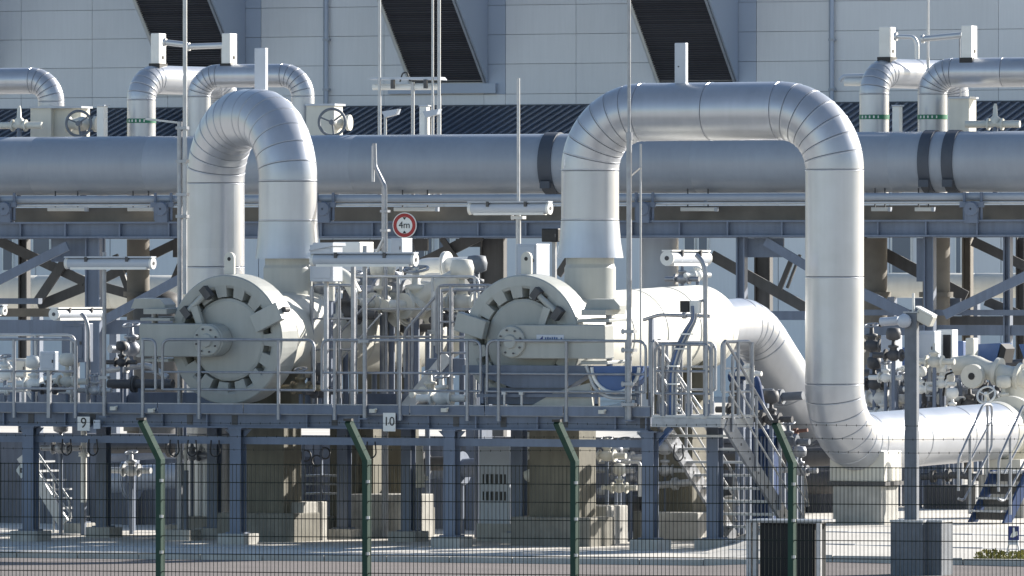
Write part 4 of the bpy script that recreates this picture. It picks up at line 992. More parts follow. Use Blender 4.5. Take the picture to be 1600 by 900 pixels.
def run(label, pts, r, m='cream', fl=(), fr=PF, legs=True, zf=None, name='process_pipe', cat='pipe', group=None):
    P = [fr.pt(*p) for p in pts]
    th = Thing(name, label, cat, V((P[0].x, P[0].y, min(p.z for p in P))), group)
    th.add('pipe_section', MB().path(P, r, 14, r*2.2), m)
    for i, t in fl:
        d = (P[i+1]-P[i]).normalized(); c = P[i].lerp(P[i+1], t)
        th.add('flange', MB().lathe(c-d*.035, d, [(0, r*.9), (0, r*1.75), (.03, r*1.75), (.03, r*1.5), (.04, r*1.5), (.04, r*1.75), (.07, r*1.75), (.07, r*.9)], 20), m)
    if legs:
        c = P[0].lerp(P[1], .5); z0 = ZDK-.02 if zf is None else zf
        if c.z > z0+r: th.add('pipe_leg', MB().bar(V((c.x, c.y, z0)), c-Z3*r*.8, .07, .07, fr.v), 'steel')
    return th
run('slanting cream pipe with a bolted flange between the traps', [(612, 500, 4.4), (660, 462, 4.4), (720, 430, 4.6)], .15, 'cream', [(0, .3), (0, .85)])
run('upright white pipe bottle beside the curved railing bay', [(682, 540, 3.4), (682, 455, 3.4)], .085, 'galvl', [(0, .25)])
run('cream pipe crossing behind the height sign post', [(560, 448, 6.5), (640, 446, 6.5), (655, 415, 6.5), (740, 413, 6.5)], .13, 'white', [(0, .4), (2, .5)], zf=0)
run('short cream pipe with flange above the far trap barrel', [(500, 420, 3.0), (540, 430, 3.0), (556, 460, 3.0)], .11, 'cream', [(0, .5)])
run('pale vertical pipe with flange beside the grey-blue cabinet', [(516, 470, 2.4), (516, 408, 2.4)], .07, 'cream', [(0, .5)])
run('thin galvanised pipe along the back of the landing', [(1005, 500, 1.9), (1030, 492, 1.9), (1110, 494, 1.9)], .03, 'galv', [(1, .5)])
run('thin pipe looping above the small valves', [(470, 470, 3.2), (500, 462, 3.2), (520, 480, 3.4), (550, 470, 3.4)], .03, 'galv')
run('long pale pipe at deck level behind the far railing', [(160, 580, 3.6), (232, 570, 3.6), (262, 590, 3.6)], .05, 'galvl', [(0, .5)])
run('dark pipe on the deck behind the pointed hinge arm', [(170, 600, 3.0), (270, 600, 3.0)], .08, 'dark', [(0, .4)])
run('blue pipe bend standing right of the stair top', [(1140, 590, 3.2), (1180, 585, 3.2), (1190, 640, 3.2)], .07, 'blued', [(0, .4)], zf=0)
run('short pale pipe with white cap under the outlet pipe', [(1170, 600, 3.0), (1170, 568, 3.0)], .05, 'white', [(0, .8)], zf=0)
run('small bracket pipe reaching out below the outlet pipe', [(1150, 584, 3.0), (1190, 584, 3.0)], .04, 'white', [(0, .6)], zf=0)

def mid_stair():
    """steep little stair between the barrels that climbs to the crossing"""
    fr = PF; B = 3.0
    th = Thing('crossing_stair', 'steep galvanised crossing stair with slanting handrails between the two barrels', 'stairs', fr.ptz(620, ZDK-.01, B))
    for bk in (B, B+.7):
        th.add('stringer', MB().bar(fr.pt(632, 640, bk), fr.pt(700, 556, bk), .05, .2), 'galvl')
        th.add('handrail', MB().path([fr.pt(632, 590, bk), fr.pt(632, 518, bk), fr.pt(690, 453, bk), fr.pt(760, 453, bk)], .024, 8, .1), 'galv')
        th.add('handrail', MB().path([fr.pt(530, 590, bk), fr.pt(530, 520, bk), fr.pt(586, 462, bk)], .022, 8, .1), 'galv')
        th.add('mid_rail', MB().tube(fr.pt(536, 558, bk), fr.pt(596, 490, bk), .016, 8), 'galvl')
        for x, y0, y1 in ((644, 500, 640), (690, 455, 640), (706, 453, 640), (532, 520, 640), (556, 490, 640)): th.add('post', MB().tube(fr.ptz(x, ZDK-.01, bk), fr.pt(x, y0, bk), .024, 8), 'galv')
    for k in range(6):
        q = fr.pt(640+11*k, 630-13.5*k, B+.05); th.add('tread', MB().obox(q+fr.v*.33, fr.u*.11, fr.v*.33, Z3*.015), 'galvl')
mid_stair()

def drip_tray():
    fr = PF; B = .13
    th = Thing('drip_tray', 'blue-grey drip tray trolley in front of the nearer trap with round blue basin', 'trolley', fr.ptz(850, ZDK, B))
    th.add('tray_rim', MB().fbox(fr, 722, 571, 925, 583, B, .07), 'steel')
    th.add('tray_pan', MB().prism([fr.pt(742, 584, B+.04), fr.pt(920, 584, B+.04), fr.pt(885, 606, B+.04), fr.pt(800, 606, B+.04)], fr.v*.3), 'steel')
    th.add('front_panel', MB().fbox(fr, 762, 606, 900, 632, B+.1, .03), 'steel')
    th.add('side_wedge', MB().prism([fr.pt(868, 612, B+.05), fr.pt(922, 598, B+.05), fr.pt(926, 634, B+.05), fr.pt(830, 634, B+.05)], fr.v*.05), 'trap')
    # half-round basin with a white rim
    c = fr.pt(962, 572, B-.02); rr = .40
    arc = [c+fr.u*(rr*1.02*math.cos(a))+Z3*(rr*math.sin(a)*.98) for a in [math.pi+math.pi*i/20 for i in range(21)]]
    th.add('basin', MB().prism(arc, fr.v*.4), 'blue')
    th.add('basin_rim', MB().path([p-fr.v*.012+Z3*-.02 for p in arc], .028, 8), 'white')
    th.add('basin_frame', MB().path([c-fr.u*.5-fr.v*.02, c-fr.u*.36-Z3*.36-fr.v*.02, c-fr.u*.1-Z3*.5-fr.v*.02, c+fr.u*.36-Z3*.5-fr.v*.02], .03, 8, .1), 'galvl')
    th.add('frame_bar', MB().bar(fr.pt(745, 618, B), fr.pt(1000, 618, B), .04, .05), 'steel')
    for px in (754, 932, 995):
        q = fr.ptz(px, ZDK+.085, B)
        wl = th.add('wheel', MB().lathe(q-fr.u*.03, fr.u+fr.v*.7, [(0, .02), (0, .085), (.05, .085), (.05, .02)], 18), 'black'); th.add('rim', MB().tube(q-fr.v*.05, q+fr.v*.02, .035, 10), 'cream', parent=wl)
        th.add('wheel_leg', MB().bar(q, V((q.x, q.y, fr.pt(px, 584, B).z)), .05, .05, fr.v), 'steel')
    for px in (788, 815): th.add('pin', MB().tube(fr.ptz(px, ZDK, B-.1), fr.ptz(px, 2.42, B-.1), .02, 8).obox(fr.ptz(px, 2.44, B-.1), fr.u*.035, fr.v*.03, Z3*.02), 'galvl')
drip_tray()

def cable_bundle():
    fr = PF; B = .14
    th = Thing('cable_bundle', 'blue and grey cable bundle climbing from the landing to a small detector', 'cable', fr.ptz(1052, 1.95, B))
    for i, (dx, m) in enumerate(((-7, 'steel'), (-4, 'blue'), (-1, 'galvl'), (2, 'steel'), (5, 'galvl'))):
        th.add('cable', MB().path([fr.ptz(1051+dx, 1.95, B+.01*i), fr.pt(1052+dx, 580, B+.01*i), fr.pt(1062+dx, 545, B+.01*i), fr.pt(1076+dx*.8, 515, B+.02*i), fr.pt(1086+dx*.5, 498, B+.02*i), fr.pt(1084+dx*.4, 478, B+.02*i)], .02, 8, .12), m)
    for y in (600, 572, 545, 522): th.add('cable_tie', MB().obox(fr.pt(1052+max(0, (572-y))*.42, y, B-.02), fr.u*.09, fr.v*.05, Z3*.012), 'white')
    for y in range(588, 645, 9): th.add('tray_rung', MB().obox(fr.pt(1058, y, B+.06), fr.u*.06, fr.v*.01, Z3*.012), 'galvl')
    q = fr.pt(1077, 479, B)
    th2 = Thing('gas_detector', 'small black and white gas detector on the landing lamp pole', 'detector', fr.pt(1085, 492, B))
    th2.add('housing', MB().fbox(fr, 1062, 470, 1076, 488, B, .16), 'black', bevel=.01); th2.add('junction', MB().fbox(fr, 1077, 470, 1091, 490, B+.02, .14), 'white', bevel=.01); th2.add('arm', MB().bar(fr.pt(1090, 472, B+.1), fr.pt(1103, 468, B+.2), .03, .04), 'galv')
cable_bundle()

# ================================================================== below the platform
def block(x0, y0, x1, y1, back, depth, label, m='conc', name='concrete_block', cat='block'):
    a = PF.pt((x0+x1)/2, y1, back); mb = MB(); a0, b0 = PF.pt(x0, y0, back), PF.pt(x1, y0, back); z1 = a0.z
    g = gz(a.x, a.y)-.03
    mb.obox(V(((a0.x+b0.x)/2, (a0.y+b0.y)/2, (z1+g)/2))+PF.v*(depth/2), PF.u*((b0-a0).length/2), PF.v*(depth/2), Z3*((z1-g)/2))
    return single(name, mb, m, label, cat, 'concrete blocks below the platform' if name == 'concrete_block' else None, bevel=.02)
block(398, 784, 474, 830, 1.9, .85, 'concrete block beside the far trap pedestal with sunlit side')
block(545, 772, 640, 815, 4.2, .9, 'long concrete block behind the row of columns near the number 10 plate')
block(880, 790, 948, 836, 2.6, .8, 'tall concrete block behind the post under the basin')
block(836, 800, 872, 838, 4.2, .5, 'low concrete block in the shade below the nearer trap')
block(1130, 775, 1190, 812, 7.0, .8, 'pale concrete block behind the stair foot')
block(1000, 800, 1090, 830, 4.8, .4, 'low concrete wall behind the end column of the platform')
block(480, 806, 512, 825, 4.4, .4, 'small concrete footing block in the sun between two columns')
for px, y0, wd, bk, lab in ((560, 700, .8, 4.9, 'pipe pedestal in painted olive shade below the far barrel'), (420, 700, .5, 4.0, 'narrow pedestal in painted olive shade behind the block'), (850, 700, .9, 5.2, 'broad pedestal in painted olive shade below the nearer barrel')):
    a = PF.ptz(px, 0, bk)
    t = Thing('pedestal', lab, 'support', a, 'shade-toned pedestals below the barrels')
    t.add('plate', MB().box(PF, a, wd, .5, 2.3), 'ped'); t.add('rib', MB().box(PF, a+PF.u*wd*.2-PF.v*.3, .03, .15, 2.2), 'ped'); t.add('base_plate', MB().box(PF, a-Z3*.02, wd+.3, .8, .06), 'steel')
def hose_reel():
    th = Thing('cable_tray', 'cable tray with small fittings hanging under the platform beside the block', 'cable tray', PF.ptz(450, .9, 2.6))
    for y in (742, 755, 770): th.add('tray', MB().fbox(PF, 470, y, 530, y+3, 3.5, .3), 'galv')
    for x in (472, 500, 528): th.add('hanger', MB().zbox(PF, x, x+3, .0, 1.6, 3.48, .04), 'steel')
    for x, y in ((478, 712), (495, 720), (508, 708)): th.add('hose', MB().torus(PF.pt(x, y, 3.5), PF.v, .09, .014, 18, 6), 'dark')
hose_reel()
def vent_box_low():
    th = Thing('louvre_box', 'grey switch box with two dark vent slots under the platform', 'cabinet', PF.ptz(770, .3, 3.2))
    th.add('casing', MB().zbox(PF, 748, 796, .28, 1.62, 3.2, .4), 'lamp', bevel=.01)
    for y0, y1 in ((741, 756), (768, 782)):
        f = th.add('vent_slot', MB().fbox(PF, 754, y0, 790, y1, 3.19, .02), 'black')
        for k in range(5): th.add('vent_bar', MB().fbox(PF, 757+7*k, y0, 759+7*k, y1, 3.17, .02), 'lamp', parent=f)
    th.add('plinth', MB().zbox(PF, 745, 799, 0, .29, 3.15, .5), 'conc')
vent_box_low()
low = [(948, 712, 3.4, .55, 'small pale valve in the cluster below the basin'), (962, 735, 3.8, .55, 'small valve in the middle of the cluster below the platform'), (975, 715, 4.4, .6, 'galvanised valve at the back of the cluster below the platform'), (968, 762, 3.4, .5, 'lowest small valve of the cluster below the platform'), (985, 745, 4.6, .55, 'small valve beside the end column of the platform'), (1040, 735, 5.4, .6, 'pale valve seen through the stair treads'), (1070, 750, 5.8, .6, 'pale valve low behind the stair treads'), (95, 700, 3.2, .6, 'pale valve below the far platform end'), (205, 735, 4.4, .6, 'small valve hanging in the shade near the second column'), (820, 712, 3.8, .5, 'small valve in the shade below the nearer trap'), (300, 712, 3.6, .5, 'small fitting hanging in the shade behind the fence post bend')]
for i, q in enumerate(low): valve(q[0], q[1], q[2], q[3], q[4], ('cream', 'galv', 'galvl')[i % 3], wheel=i % 2 == 0, act=i % 2 == 1, zf=0)
run('thin pale pipe along the valve cluster below the platform', [(935, 722, 3.9), (1000, 722, 3.9), (1000, 776, 3.9)], .03, 'galvl', [(0, .3), (0, .7)], zf=0)
run('pale pipe sloping behind the stair treads', [(935, 768, 5.2), (1010, 760, 5.2), (1100, 752, 5.2)], .06, 'galvl', [(0, .5), (1, .5)], zf=0)
run('curved cream pipe with bolted flanges in the shade under the nearer trap', [(822, 745, 2.2), (868, 722, 2.2), (868, 690, 2.2)], .09, 'cream', [(0, .6), (1, .5)], zf=0)
run('white drain pipe dropping behind the first footing', [(131, 660, 3.4), (131, 785, 3.4)], .05, 'white', [(0, .4)], zf=0)
run('white drain pipe dropping behind the fence post bend', [(290, 690, 3.1), (290, 776, 3.1)], .025, 'white', [(0, .2)], zf=0)
run('pale drain pipe with sunlit side below the number 10 plate', [(652, 690, 3.4), (655, 762, 3.4)], .09, 'cream', [(0, .8)], zf=0)
run('thick grey pipe low in the shade between the first columns', [(165, 712, 6.2), (250, 706, 6.2), (330, 706, 6.2)], .12, 'steel', [(0, .5), (1, .5)], zf=0)
run('thick dark pipe lying low behind the far trap pedestal', [(160, 752, 8.0), (250, 744, 8.0), (345, 742, 8.0)], .22, 'pipe', [(0, .5)], zf=0)
run('grey pipe lying low behind the number 10 column', [(660, 735, 7.0), (784, 728, 7.0)], .16, 'steel', [(0, .5)], zf=0)
run('dark pipe low behind the stairs', [(1130, 720, 7.0), (1318, 712, 7.0)], .16, 'dark', [(0, .4)], zf=0)
run('red oxide pipe stub low behind the stair handrail', [(1225, 676, 6.0), (1262, 672, 6.0)], .03, 'rust', [(0, .5)], zf=0)
def far_stair():
    fr = PF; B = 4.6
    th = Thing('service_stair', 'sunlit service stair and handrail seen under the far platform end', 'stairs', fr.ptz(80, 0, B))
    for bk in (B, B+.9):
        th.add('stringer', MB().bar(fr.pt(34, 712, bk), fr.pt(100, 818, bk), .05, .2), 'galvl')
        th.add('handrail', MB().path([fr.pt(56, 704, bk), fr.pt(108, 780, bk), fr.pt(110, 808, bk)], .022, 8, .08), 'galvl')
        th.add('mid_rail', MB().tube(fr.pt(50, 722, bk), fr.pt(108, 800, bk), .015, 6), 'galvl')
        for x, y in ((60, 712), (84, 746), (109, 782)): th.add('post', MB().tube(fr.ptz(x, .0, bk), fr.pt(x, y, bk), .02, 8), 'galvl')
    for k in range(7):
        th.add('tread', MB().obox(fr.pt(40+9*k, 722+14.5*k, B+.05)+fr.v*.42, fr.u*.1, fr.v*.42, Z3*.015), 'galvl')
    t = Thing('warning_plate', 'small white diamond plate on the first platform column', 'sign', fr.pt(34, 735, .6))
    c = fr.pt(33, 735, .6); t.add('plate', MB().prism([c+Z3*.13, c+fr.u*.1, c-Z3*.13, c-fr.u*.1], fr.v*.012), 'white'); t.add('mark', MB().obox(c-fr.v*.004, fr.u*.02, fr.v*.004, Z3*.04), 'dark'); t.add('arm', MB().bar(c+fr.u*.02, fr.pt(46, 735, .3), .02, .03), 'galv')
far_stair()
def blue_tank():
    th = Thing('blue_container', 'blue ribbed container box on the ground behind the stair handrail', 'container', PF.ptz(1200, 0, 5.0))
    th.add('body', MB().zbox(PF, 1164, 1208, .35, 1.75, 5.0, .25), 'blued')
    for k in range(8): th.add('rib', MB().zbox(PF, 1166+5.6*k, 1168+5.6*k, .4, 1.7, 4.97, .05), 'steel')
    th.add('lid', MB().zbox(PF, 1162, 1210, 1.75, 1.82, 4.95, .33), 'blued')
    for px in (1170, 1202): th.add('foot', MB().zbox(PF, px-5, px+5, 0, .36, 5.02, .2), 'dark')
blue_tank()

# ================================================================== the valve station on the right
RQ = Fr(1450, 152, 26)
def right_side():
    G = lambda px, bk=0: gz(*RQ.ptz(px, 0, bk).xy)
    box_on_leg(1376, 524, 1399, 582, 0, .3, 'lamp', 'grey instrument cabinet with sunlit side behind the camera pole', fr=RQ, zf=.3)
    box_on_leg(1436, 517, 1460, 570, 0, .3, 'lamp', 'grey instrument cabinet right of the camera pole', fr=RQ, zf=.3)
    t = box_on_leg(1464, 515, 1488, 576, .5, .25, 'white', 'white instrument cabinet with dark rounded window', fr=RQ, zf=.3, door=False)
    t.add('window', MB().fbox(RQ, 1473, 523, 1485, 570, .48, .03), 'black', bevel=.01)
    box_on_leg(1489, 533, 1505, 562, 1.2, .3, 'blue', 'light blue box between the windowed cabinet and the cream actuator', fr=RQ, zf=.3, door=False)
    box_on_leg(1400, 543, 1414, 572, .8, .3, 'blue', 'blue box peeping out left of the camera pole', fr=RQ, zf=.3, door=False)
    for x0, x1, lab in ((1522, 1563, 'blue tapered hood over the cream valve'), (1592, 1630, 'blue tapered hood cut off by the frame edge')):
        a = RQ.pt((x0+x1)/2, 568, .6)
        t = Thing('tapered_hood', lab, 'hood', V((a.x, a.y, .3)), 'blue hoods')
        t.add('shell', MB().prism([RQ.pt(x0, 538, .6), RQ.pt(x1, 536, .6), RQ.pt(x1-8, 568, .6), RQ.pt(x0+10, 566, .6)], RQ.v*.5), 'blue'); t.add('side', MB().prism([RQ.pt(x1+1, 537, .62), RQ.pt(x1+9, 545, .62), RQ.pt(x1+4, 567, .62), RQ.pt(x1-6, 568, .62)], RQ.v*.4), 'black')
        t.add('leg', MB().bar(V((a.x, a.y, .3))+RQ.v*.2, a+RQ.v*.2, .08, .08, RQ.v), 'steel')
    # big cream motor valve
    c = RQ.pt(1540, 586, .2); t = Thing('motor_valve', 'large cream motor valve with flanged branches above the ground pipe', 'valve', V((c.x, c.y, .3)))
    t.add('body', MB().path([RQ.pt(1492, 572, .2), RQ.pt(1522, 568, .2), RQ.pt(1540, 578, .2), RQ.pt(1620, 596, .2)], .16, 18, .1), 'cream')
    for x, y in ((1556, 580), (1590, 588)): t.add('flange', MB().lathe(RQ.pt(x, y, .2), (RQ.u-Z3*.2), [(0, .1), (0, .24), (.07, .24), (.07, .1)], 24), 'cream')
    q = RQ.pt(1518, 588, -.1); fl = t.add('front_flange', MB().lathe(q, RQ.v, [(0, .001), (0, .2), (.1, .21), (.3, .12)], 28), 'cream'); t.add('port', MB().tube(q-RQ.v*.01, q+RQ.v*.01, .06, 14), 'black', parent=fl)
    t.add('lower_body', MB().tube(RQ.ptz(1586, .3, .3), RQ.pt(1586, 596, .3), .24, 24), 'cream')
    t.add('neck', MB().lathe(RQ.ptz(1586, 0, .3), Z3, [(2.0, .24), (2.0, .3), (2.08, .3), (2.08, .24)], 24), 'cream')
    t.add('gear_box', MB().fbox(RQ, 1500, 560, 1518, 580, .1, .3), 'cream', bevel=.02); t.add('actuator', MB().fbox(RQ, 1508, 528, 1521, 562, .2, .22), 'cream', bevel=.02)
    handwheel(t, RQ.pt(1541, 617, -.3), -RQ.v+Z3*.6, .16, 'white', stem=.2); t.add('stand', MB().tube(RQ.ptz(1541, .3, -.2), RQ.pt(1541, 612, -.2), .04, 8), 'cream')
    for i, (px, py, bk, s, lab) in enumerate(((1362, 540, .8, .7, 'small dark valve stack at the tall loop beside the grey cabinet'), (1396, 555, -.3, .6, 'galvanised fitting on the front of the cabinet behind the camera pole'), (1460, 565, -.3, .6, 'galvanised fitting between the two grey cabinets'), (1372, 622, .3, .8, 'cream valve low at the tall loop'), (1395, 628, .5, .6, 'pale valve low left of the camera pole'), (1446, 625, .4, .7, 'pale valve low right of the camera pole'), (1462, 618, .9, .6, 'small valve below the windowed cabinet'), (1480, 624, .4, .6, 'small pale valve with bent hose below the windowed cabinet'), (1500, 612, .8, .7, 'valve under the cream front flange'), (1515, 632, .3, .6, 'white valve left of the white handwheel'), (1568, 630, -.1, .6, 'white valve right of the white handwheel'), (1380, 645, .2, .55, 'lowest small valve between the loop and the camera pole'))):
        valve(px, py, bk, s, lab, ('galv', 'white', 'cream', 'dark')[(i*3) % 4 if i else 3], wheel=i % 3 == 0, act=i % 3 == 1, fr=RQ, zf=.3)
    for i, (pts, r, m, lab) in enumerate((([(1360, 632, .4), (1415, 626, .4)], .05, 'cream', 'cream pipe crossing low behind the camera pole'), ([(1436, 598, .6), (1500, 594, .6), (1500, 660, .6)], .04, 'steel', 'blue-grey pipe bending down below the windowed cabinet'), ([(1360, 602, 1.0), (1420, 596, 1.0)], .07, 'steel', 'blue-grey pipe left of the camera pole'), ([(1440, 640, 1.), (1530, 636, 1.)], .09, 'steel', 'blue-grey pipe low above the ground run'), ([(1470, 650, .1), (1478, 585, .1), (1500, 578, .1)], .018, 'black', 'black hose curling below the windowed cabinet'), ([(1440, 575, .2), (1465, 578, .2), (1480, 574, .2)], .04, 'white', 'white pipe joining the two grey cabinets'), ([(1380, 578, .1), (1420, 576, .1)], .03, 'white', 'white pipe under the cabinet behind the camera pole'), ([(1345, 583, 1.8), (1600, 566, 1.8)], .06, 'dark', 'dark pipe running behind all the cabinets'))):
        run(lab, pts, r, m, [(0, .35), (0, .8)] if m != 'black' else (), fr=RQ, zf=.3)
    th = Thing('valve_skid', 'dark blue steel skid frame standing behind the ground pipe', 'frame', RQ.ptz(1470, .3, 2.0))
    for y in (588, 612, 640, 664): th.add('skid_beam', MB().fbox(RQ, 1348, y, 1660, y+6, 2.2, .15), 'steel')
    for x in (1352, 1392, 1440, 1490, 1545, 1600, 1650): th.add('skid_post', MB().zbox(RQ, x, x+9, .3, RQ.pt(x, 570, 2.1).z, 2.1, .1), 'steel')
    for x0, x1 in ((1360, 1390), (1402, 1438), (1450, 1486), (1500, 1540), (1555, 1598)): th.add('back_panel', MB().fbox(RQ, x0, 594, x1, 660, 2.5, .05), 'dark')
    # steps across the pipe
    fr = Fr(1560, 142.0, 26)
    g = gz(*fr.ptz(1560, 0).xy)
    th = Thing('step_over', 'small blue-grey steel steps with tube handrails crossing the ground pipe', 'steps', fr.ptz(1545, g))
    d = V((.62, .785, 0)); sd_ = V((.785, -.62, 0)); base = fr.ptz(1512, g, 0)
    P = lambda t, h, o=0.: base+d*t+sd_*o+Z3*h
    for off in (0, .66):
        th.add('stringer', MB().prism([P(0, .02, off), P(.22, .02, off), P(.78, .68, off), P(.78, .84, off), P(.62, .84, off)], sd_*.04), 'blued')
    for k in range(4):
        th.add('tread', MB().obox(P(.09+.19*k, .2+.2*k, .34), sd_*.31, d*.1, Z3*.015), 'galvl'); th.add('riser', MB().obox(P(.18+.19*k, .12+.2*k, .34), sd_*.31, d*.006, Z3*.06), 'dark')
    th.add('top_plate', MB().obox(P(.95, .82, .34), sd_*.33, d*.18, Z3*.015), 'galvl')
    for off in (-.04, .74):
        th.add('handrail', MB().path([P(-.2, .52, off), P(-.2, 1.02, off), P(.48, 1.88, off), P(.72, 1.88, off), P(.72, 1.2, off), P(-.06, .36, off), P(-.2, .4, off)], .022, 8, .08), 'galv')
        th.add('mid_rail', MB().tube(P(-.05, .8, off), P(.68, 1.6, off), .016, 8), 'galv')
        for t, h in ((.12, 1.4), (.6, 1.88)): th.add('post', MB().tube(P(t, .15 if t < .2 else .66, off), P(t, h, off), .024, 8), 'galv')
    th.add('landing_leg', MB().tube(P(1.08, 0, .05), P(1.08, .82, .05), .03, 8).tube(P(1.08, 0, .62), P(1.08, .82, .62), .03, 8), 'blued')
    s2 = Thing('pipe_support', 'low concrete pier under the far end of the ground pipe', 'pipe support', fr.ptz(1575, g, 2))
    s2.add('pier', MB().box(fr, fr.ptz(1575, g-.05, 3.6), .8, .6, .75), 'conc', bevel=.02); s2.add('cradle', MB().box(fr, fr.ptz(1575, g+.7, 3.6), .6, .4, .25), 'cream')
    run('dark drain pipe with fittings under the ground pipe beside the steps', [(1440, 745, -.5), (1500, 742, -.5), (1540, 748, -.5)], .06, 'dark', [(0, .3), (0, .7)], fr=RQ, zf=.3)
    box_on_leg(1444, 758, 1510, 800, -.6, .4, 'dark', 'dark valve box in the shade under the ground pipe', 'box', 'valve_box', fr=RQ, zf=.3)
right_side()

def bund_wall():
    fr = PF; B = 9.5
    th = Thing('bund_wall', 'low dark concrete wall standing on the ground far behind the platform columns', 'wall', fr.ptz(600, 0, B))
    x = -140
    while x < 1330:
        g = gz(*fr.ptz(x+30, 0, B).xy)
        th.add('wall_segment', MB().zbox(fr, x+.5, x+69.5, -.05, 1.5, B, .25), 'bund', bevel=.01)
        th.add('coping', MB().zbox(fr, x+.3, x+69.7, 1.502, 1.57, B-.04, .33), 'bund'); x += 70
    for px in (190, 460, 700, 960, 1200): th.add('buttress', MB().zbox(fr, px, px+14, -.05, 1.2, B-.3, .298), 'bund')
bund_wall()
run('dark beam pipe low behind the first two columns', [(150, 700, 5.5), (345, 697, 5.5)], .1, 'dark', [(0, .6)], zf=0)
run('dark pipe pair lying behind the columns near the number 10 plate', [(520, 728, 6.0), (700, 724, 6.0)], .12, 'dark', [(0, .3), (0, .8)], zf=0)
run('dark pipe low behind the basin cluster', [(930, 790, 6.0), (1090, 782, 6.0)], .14, 'dark', [(0, .5)], zf=0)
run('dark pipe low behind the stair foot', [(1130, 760, 9.0), (1325, 752, 9.0)], .2, 'dark', [(0, .5)], zf=0)

more = [(484, 462, 4.4, .8, 'cream valve peeking over the top of the raised railing bay', 'cream'), (528, 508, 4.0, .7, 'dark valve in the middle of the raised railing bay', 'dark'), (552, 470, 5.0, .9, 'cream valve behind the number 10 lamp pole', 'cream'), (585, 500, 5.2, .9, 'grey valve under the slanting handrail of the crossing stair', 'pole'), (640, 512, 5.0, .8, 'dark grey valve in the gap below the slanting cream pipe', 'dark'), (668, 498, 5.4, .8, 'cream valve just behind the crossing stair posts', 'cream'), (702, 500, 4.6, .7, 'dark valve between the posts of the curved railing bay', 'dark'), (745, 458, 5.2, .8, 'grey valve above the clamp block of the nearer trap', 'pole'), (520, 446, 6.0, .7, 'small cream valve below the white instrument housing', 'cream'), (580, 440, 6.2, .7, 'small grey valve beside the long pale handrail', 'pole')]
for i, q in enumerate(more): valve(q[0], q[1], q[2], q[3], q[4], q[5], wheel=i % 2 == 0, act=i % 2 == 1, ax=PF.u if i % 3 else PF.v+PF.u*.3, zf=0 if q[2] > 5 else None)
more2 = [(1366, 600, .2, .6, 'dark valve between the tall loop and the low cream pipe', 'dark'), (1404, 610, .9, .6, 'grey valve half hidden behind the camera pole', 'pole'), (1438, 608, -.2, .5, 'small white valve touching the sunlit edge of the camera pole', 'white'), (1455, 640, -.2, .5, 'small dark valve right above the ground pipe near the camera pole', 'dark'), (1488, 642, -.3, .5, 'small pale valve right above the ground pipe below the black hose', 'white'), (1532, 606, .9, .6, 'dark valve behind the white handwheel', 'dark'), (1552, 646, .6, .5, 'small grey valve right above the ground pipe beside the steps', 'pole'), (1384, 590, -.2, .5, 'white fitting just under the cabinet by the tall loop', 'white'), (1470, 600, -.1, .45, 'white fitting just under the windowed cabinet', 'white')]
for i, q in enumerate(more2): valve(q[0], q[1], q[2], q[3], q[4], q[5], wheel=i % 2 == 1, act=i % 2 == 0, fr=RQ, zf=.3)

more3 = [(8, 585, 2.2, .6, 'white valve low behind the far railing at the frame edge', 'white'), (52, 600, 1.8, .6, 'white valve low behind the junction box', 'white'), (76, 608, 1.4, .5, 'small dark valve at deck level below the junction box', 'dark'), (105, 596, 2.0, .6, 'pale valve low at the curved end of the far railing', 'cream'), (148, 610, 2.2, .5, 'small pale valve at deck level left of the lamp pole', 'galvl'), (1152, 640, 4.2, .6, 'dark valve behind the upper stair handrail', 'dark'), (1176, 612, 5.2, .6, 'grey valve behind the stair handrail under the outlet pipe', 'pole'), (1205, 655, 4.6, .6, 'dark valve behind the middle of the stair handrail', 'dark'), (1232, 690, 5.2, .6, 'grey valve low behind the stair handrail beside the fence post', 'pole'), (1250, 735, 4.6, .5, 'lowest grey valve behind the foot of the stair handrail', 'galv')]
for i, q in enumerate(more3): valve(q[0], q[1], q[2], q[3], q[4], q[5], wheel=i % 2 == 0, act=i % 2 == 1, zf=0 if q[0] > 1140 else None)
run('pale pipe frame at deck level behind the far railing', [(-20, 612, 2.0), (60, 606, 2.0), (112, 612, 2.0)], .05, 'white', [(0, .4), (1, .5)])
run('white diagonal strut pipe behind the far railing', [(6, 560, 2.5), (52, 625, 2.5)], .03, 'white', [])
run('grey pipe with flanges behind the upper stair handrail', [(1140, 625, 5.6), (1255, 618, 5.6)], .07, 'pole', [(0, .3), (0, .7)], zf=0)
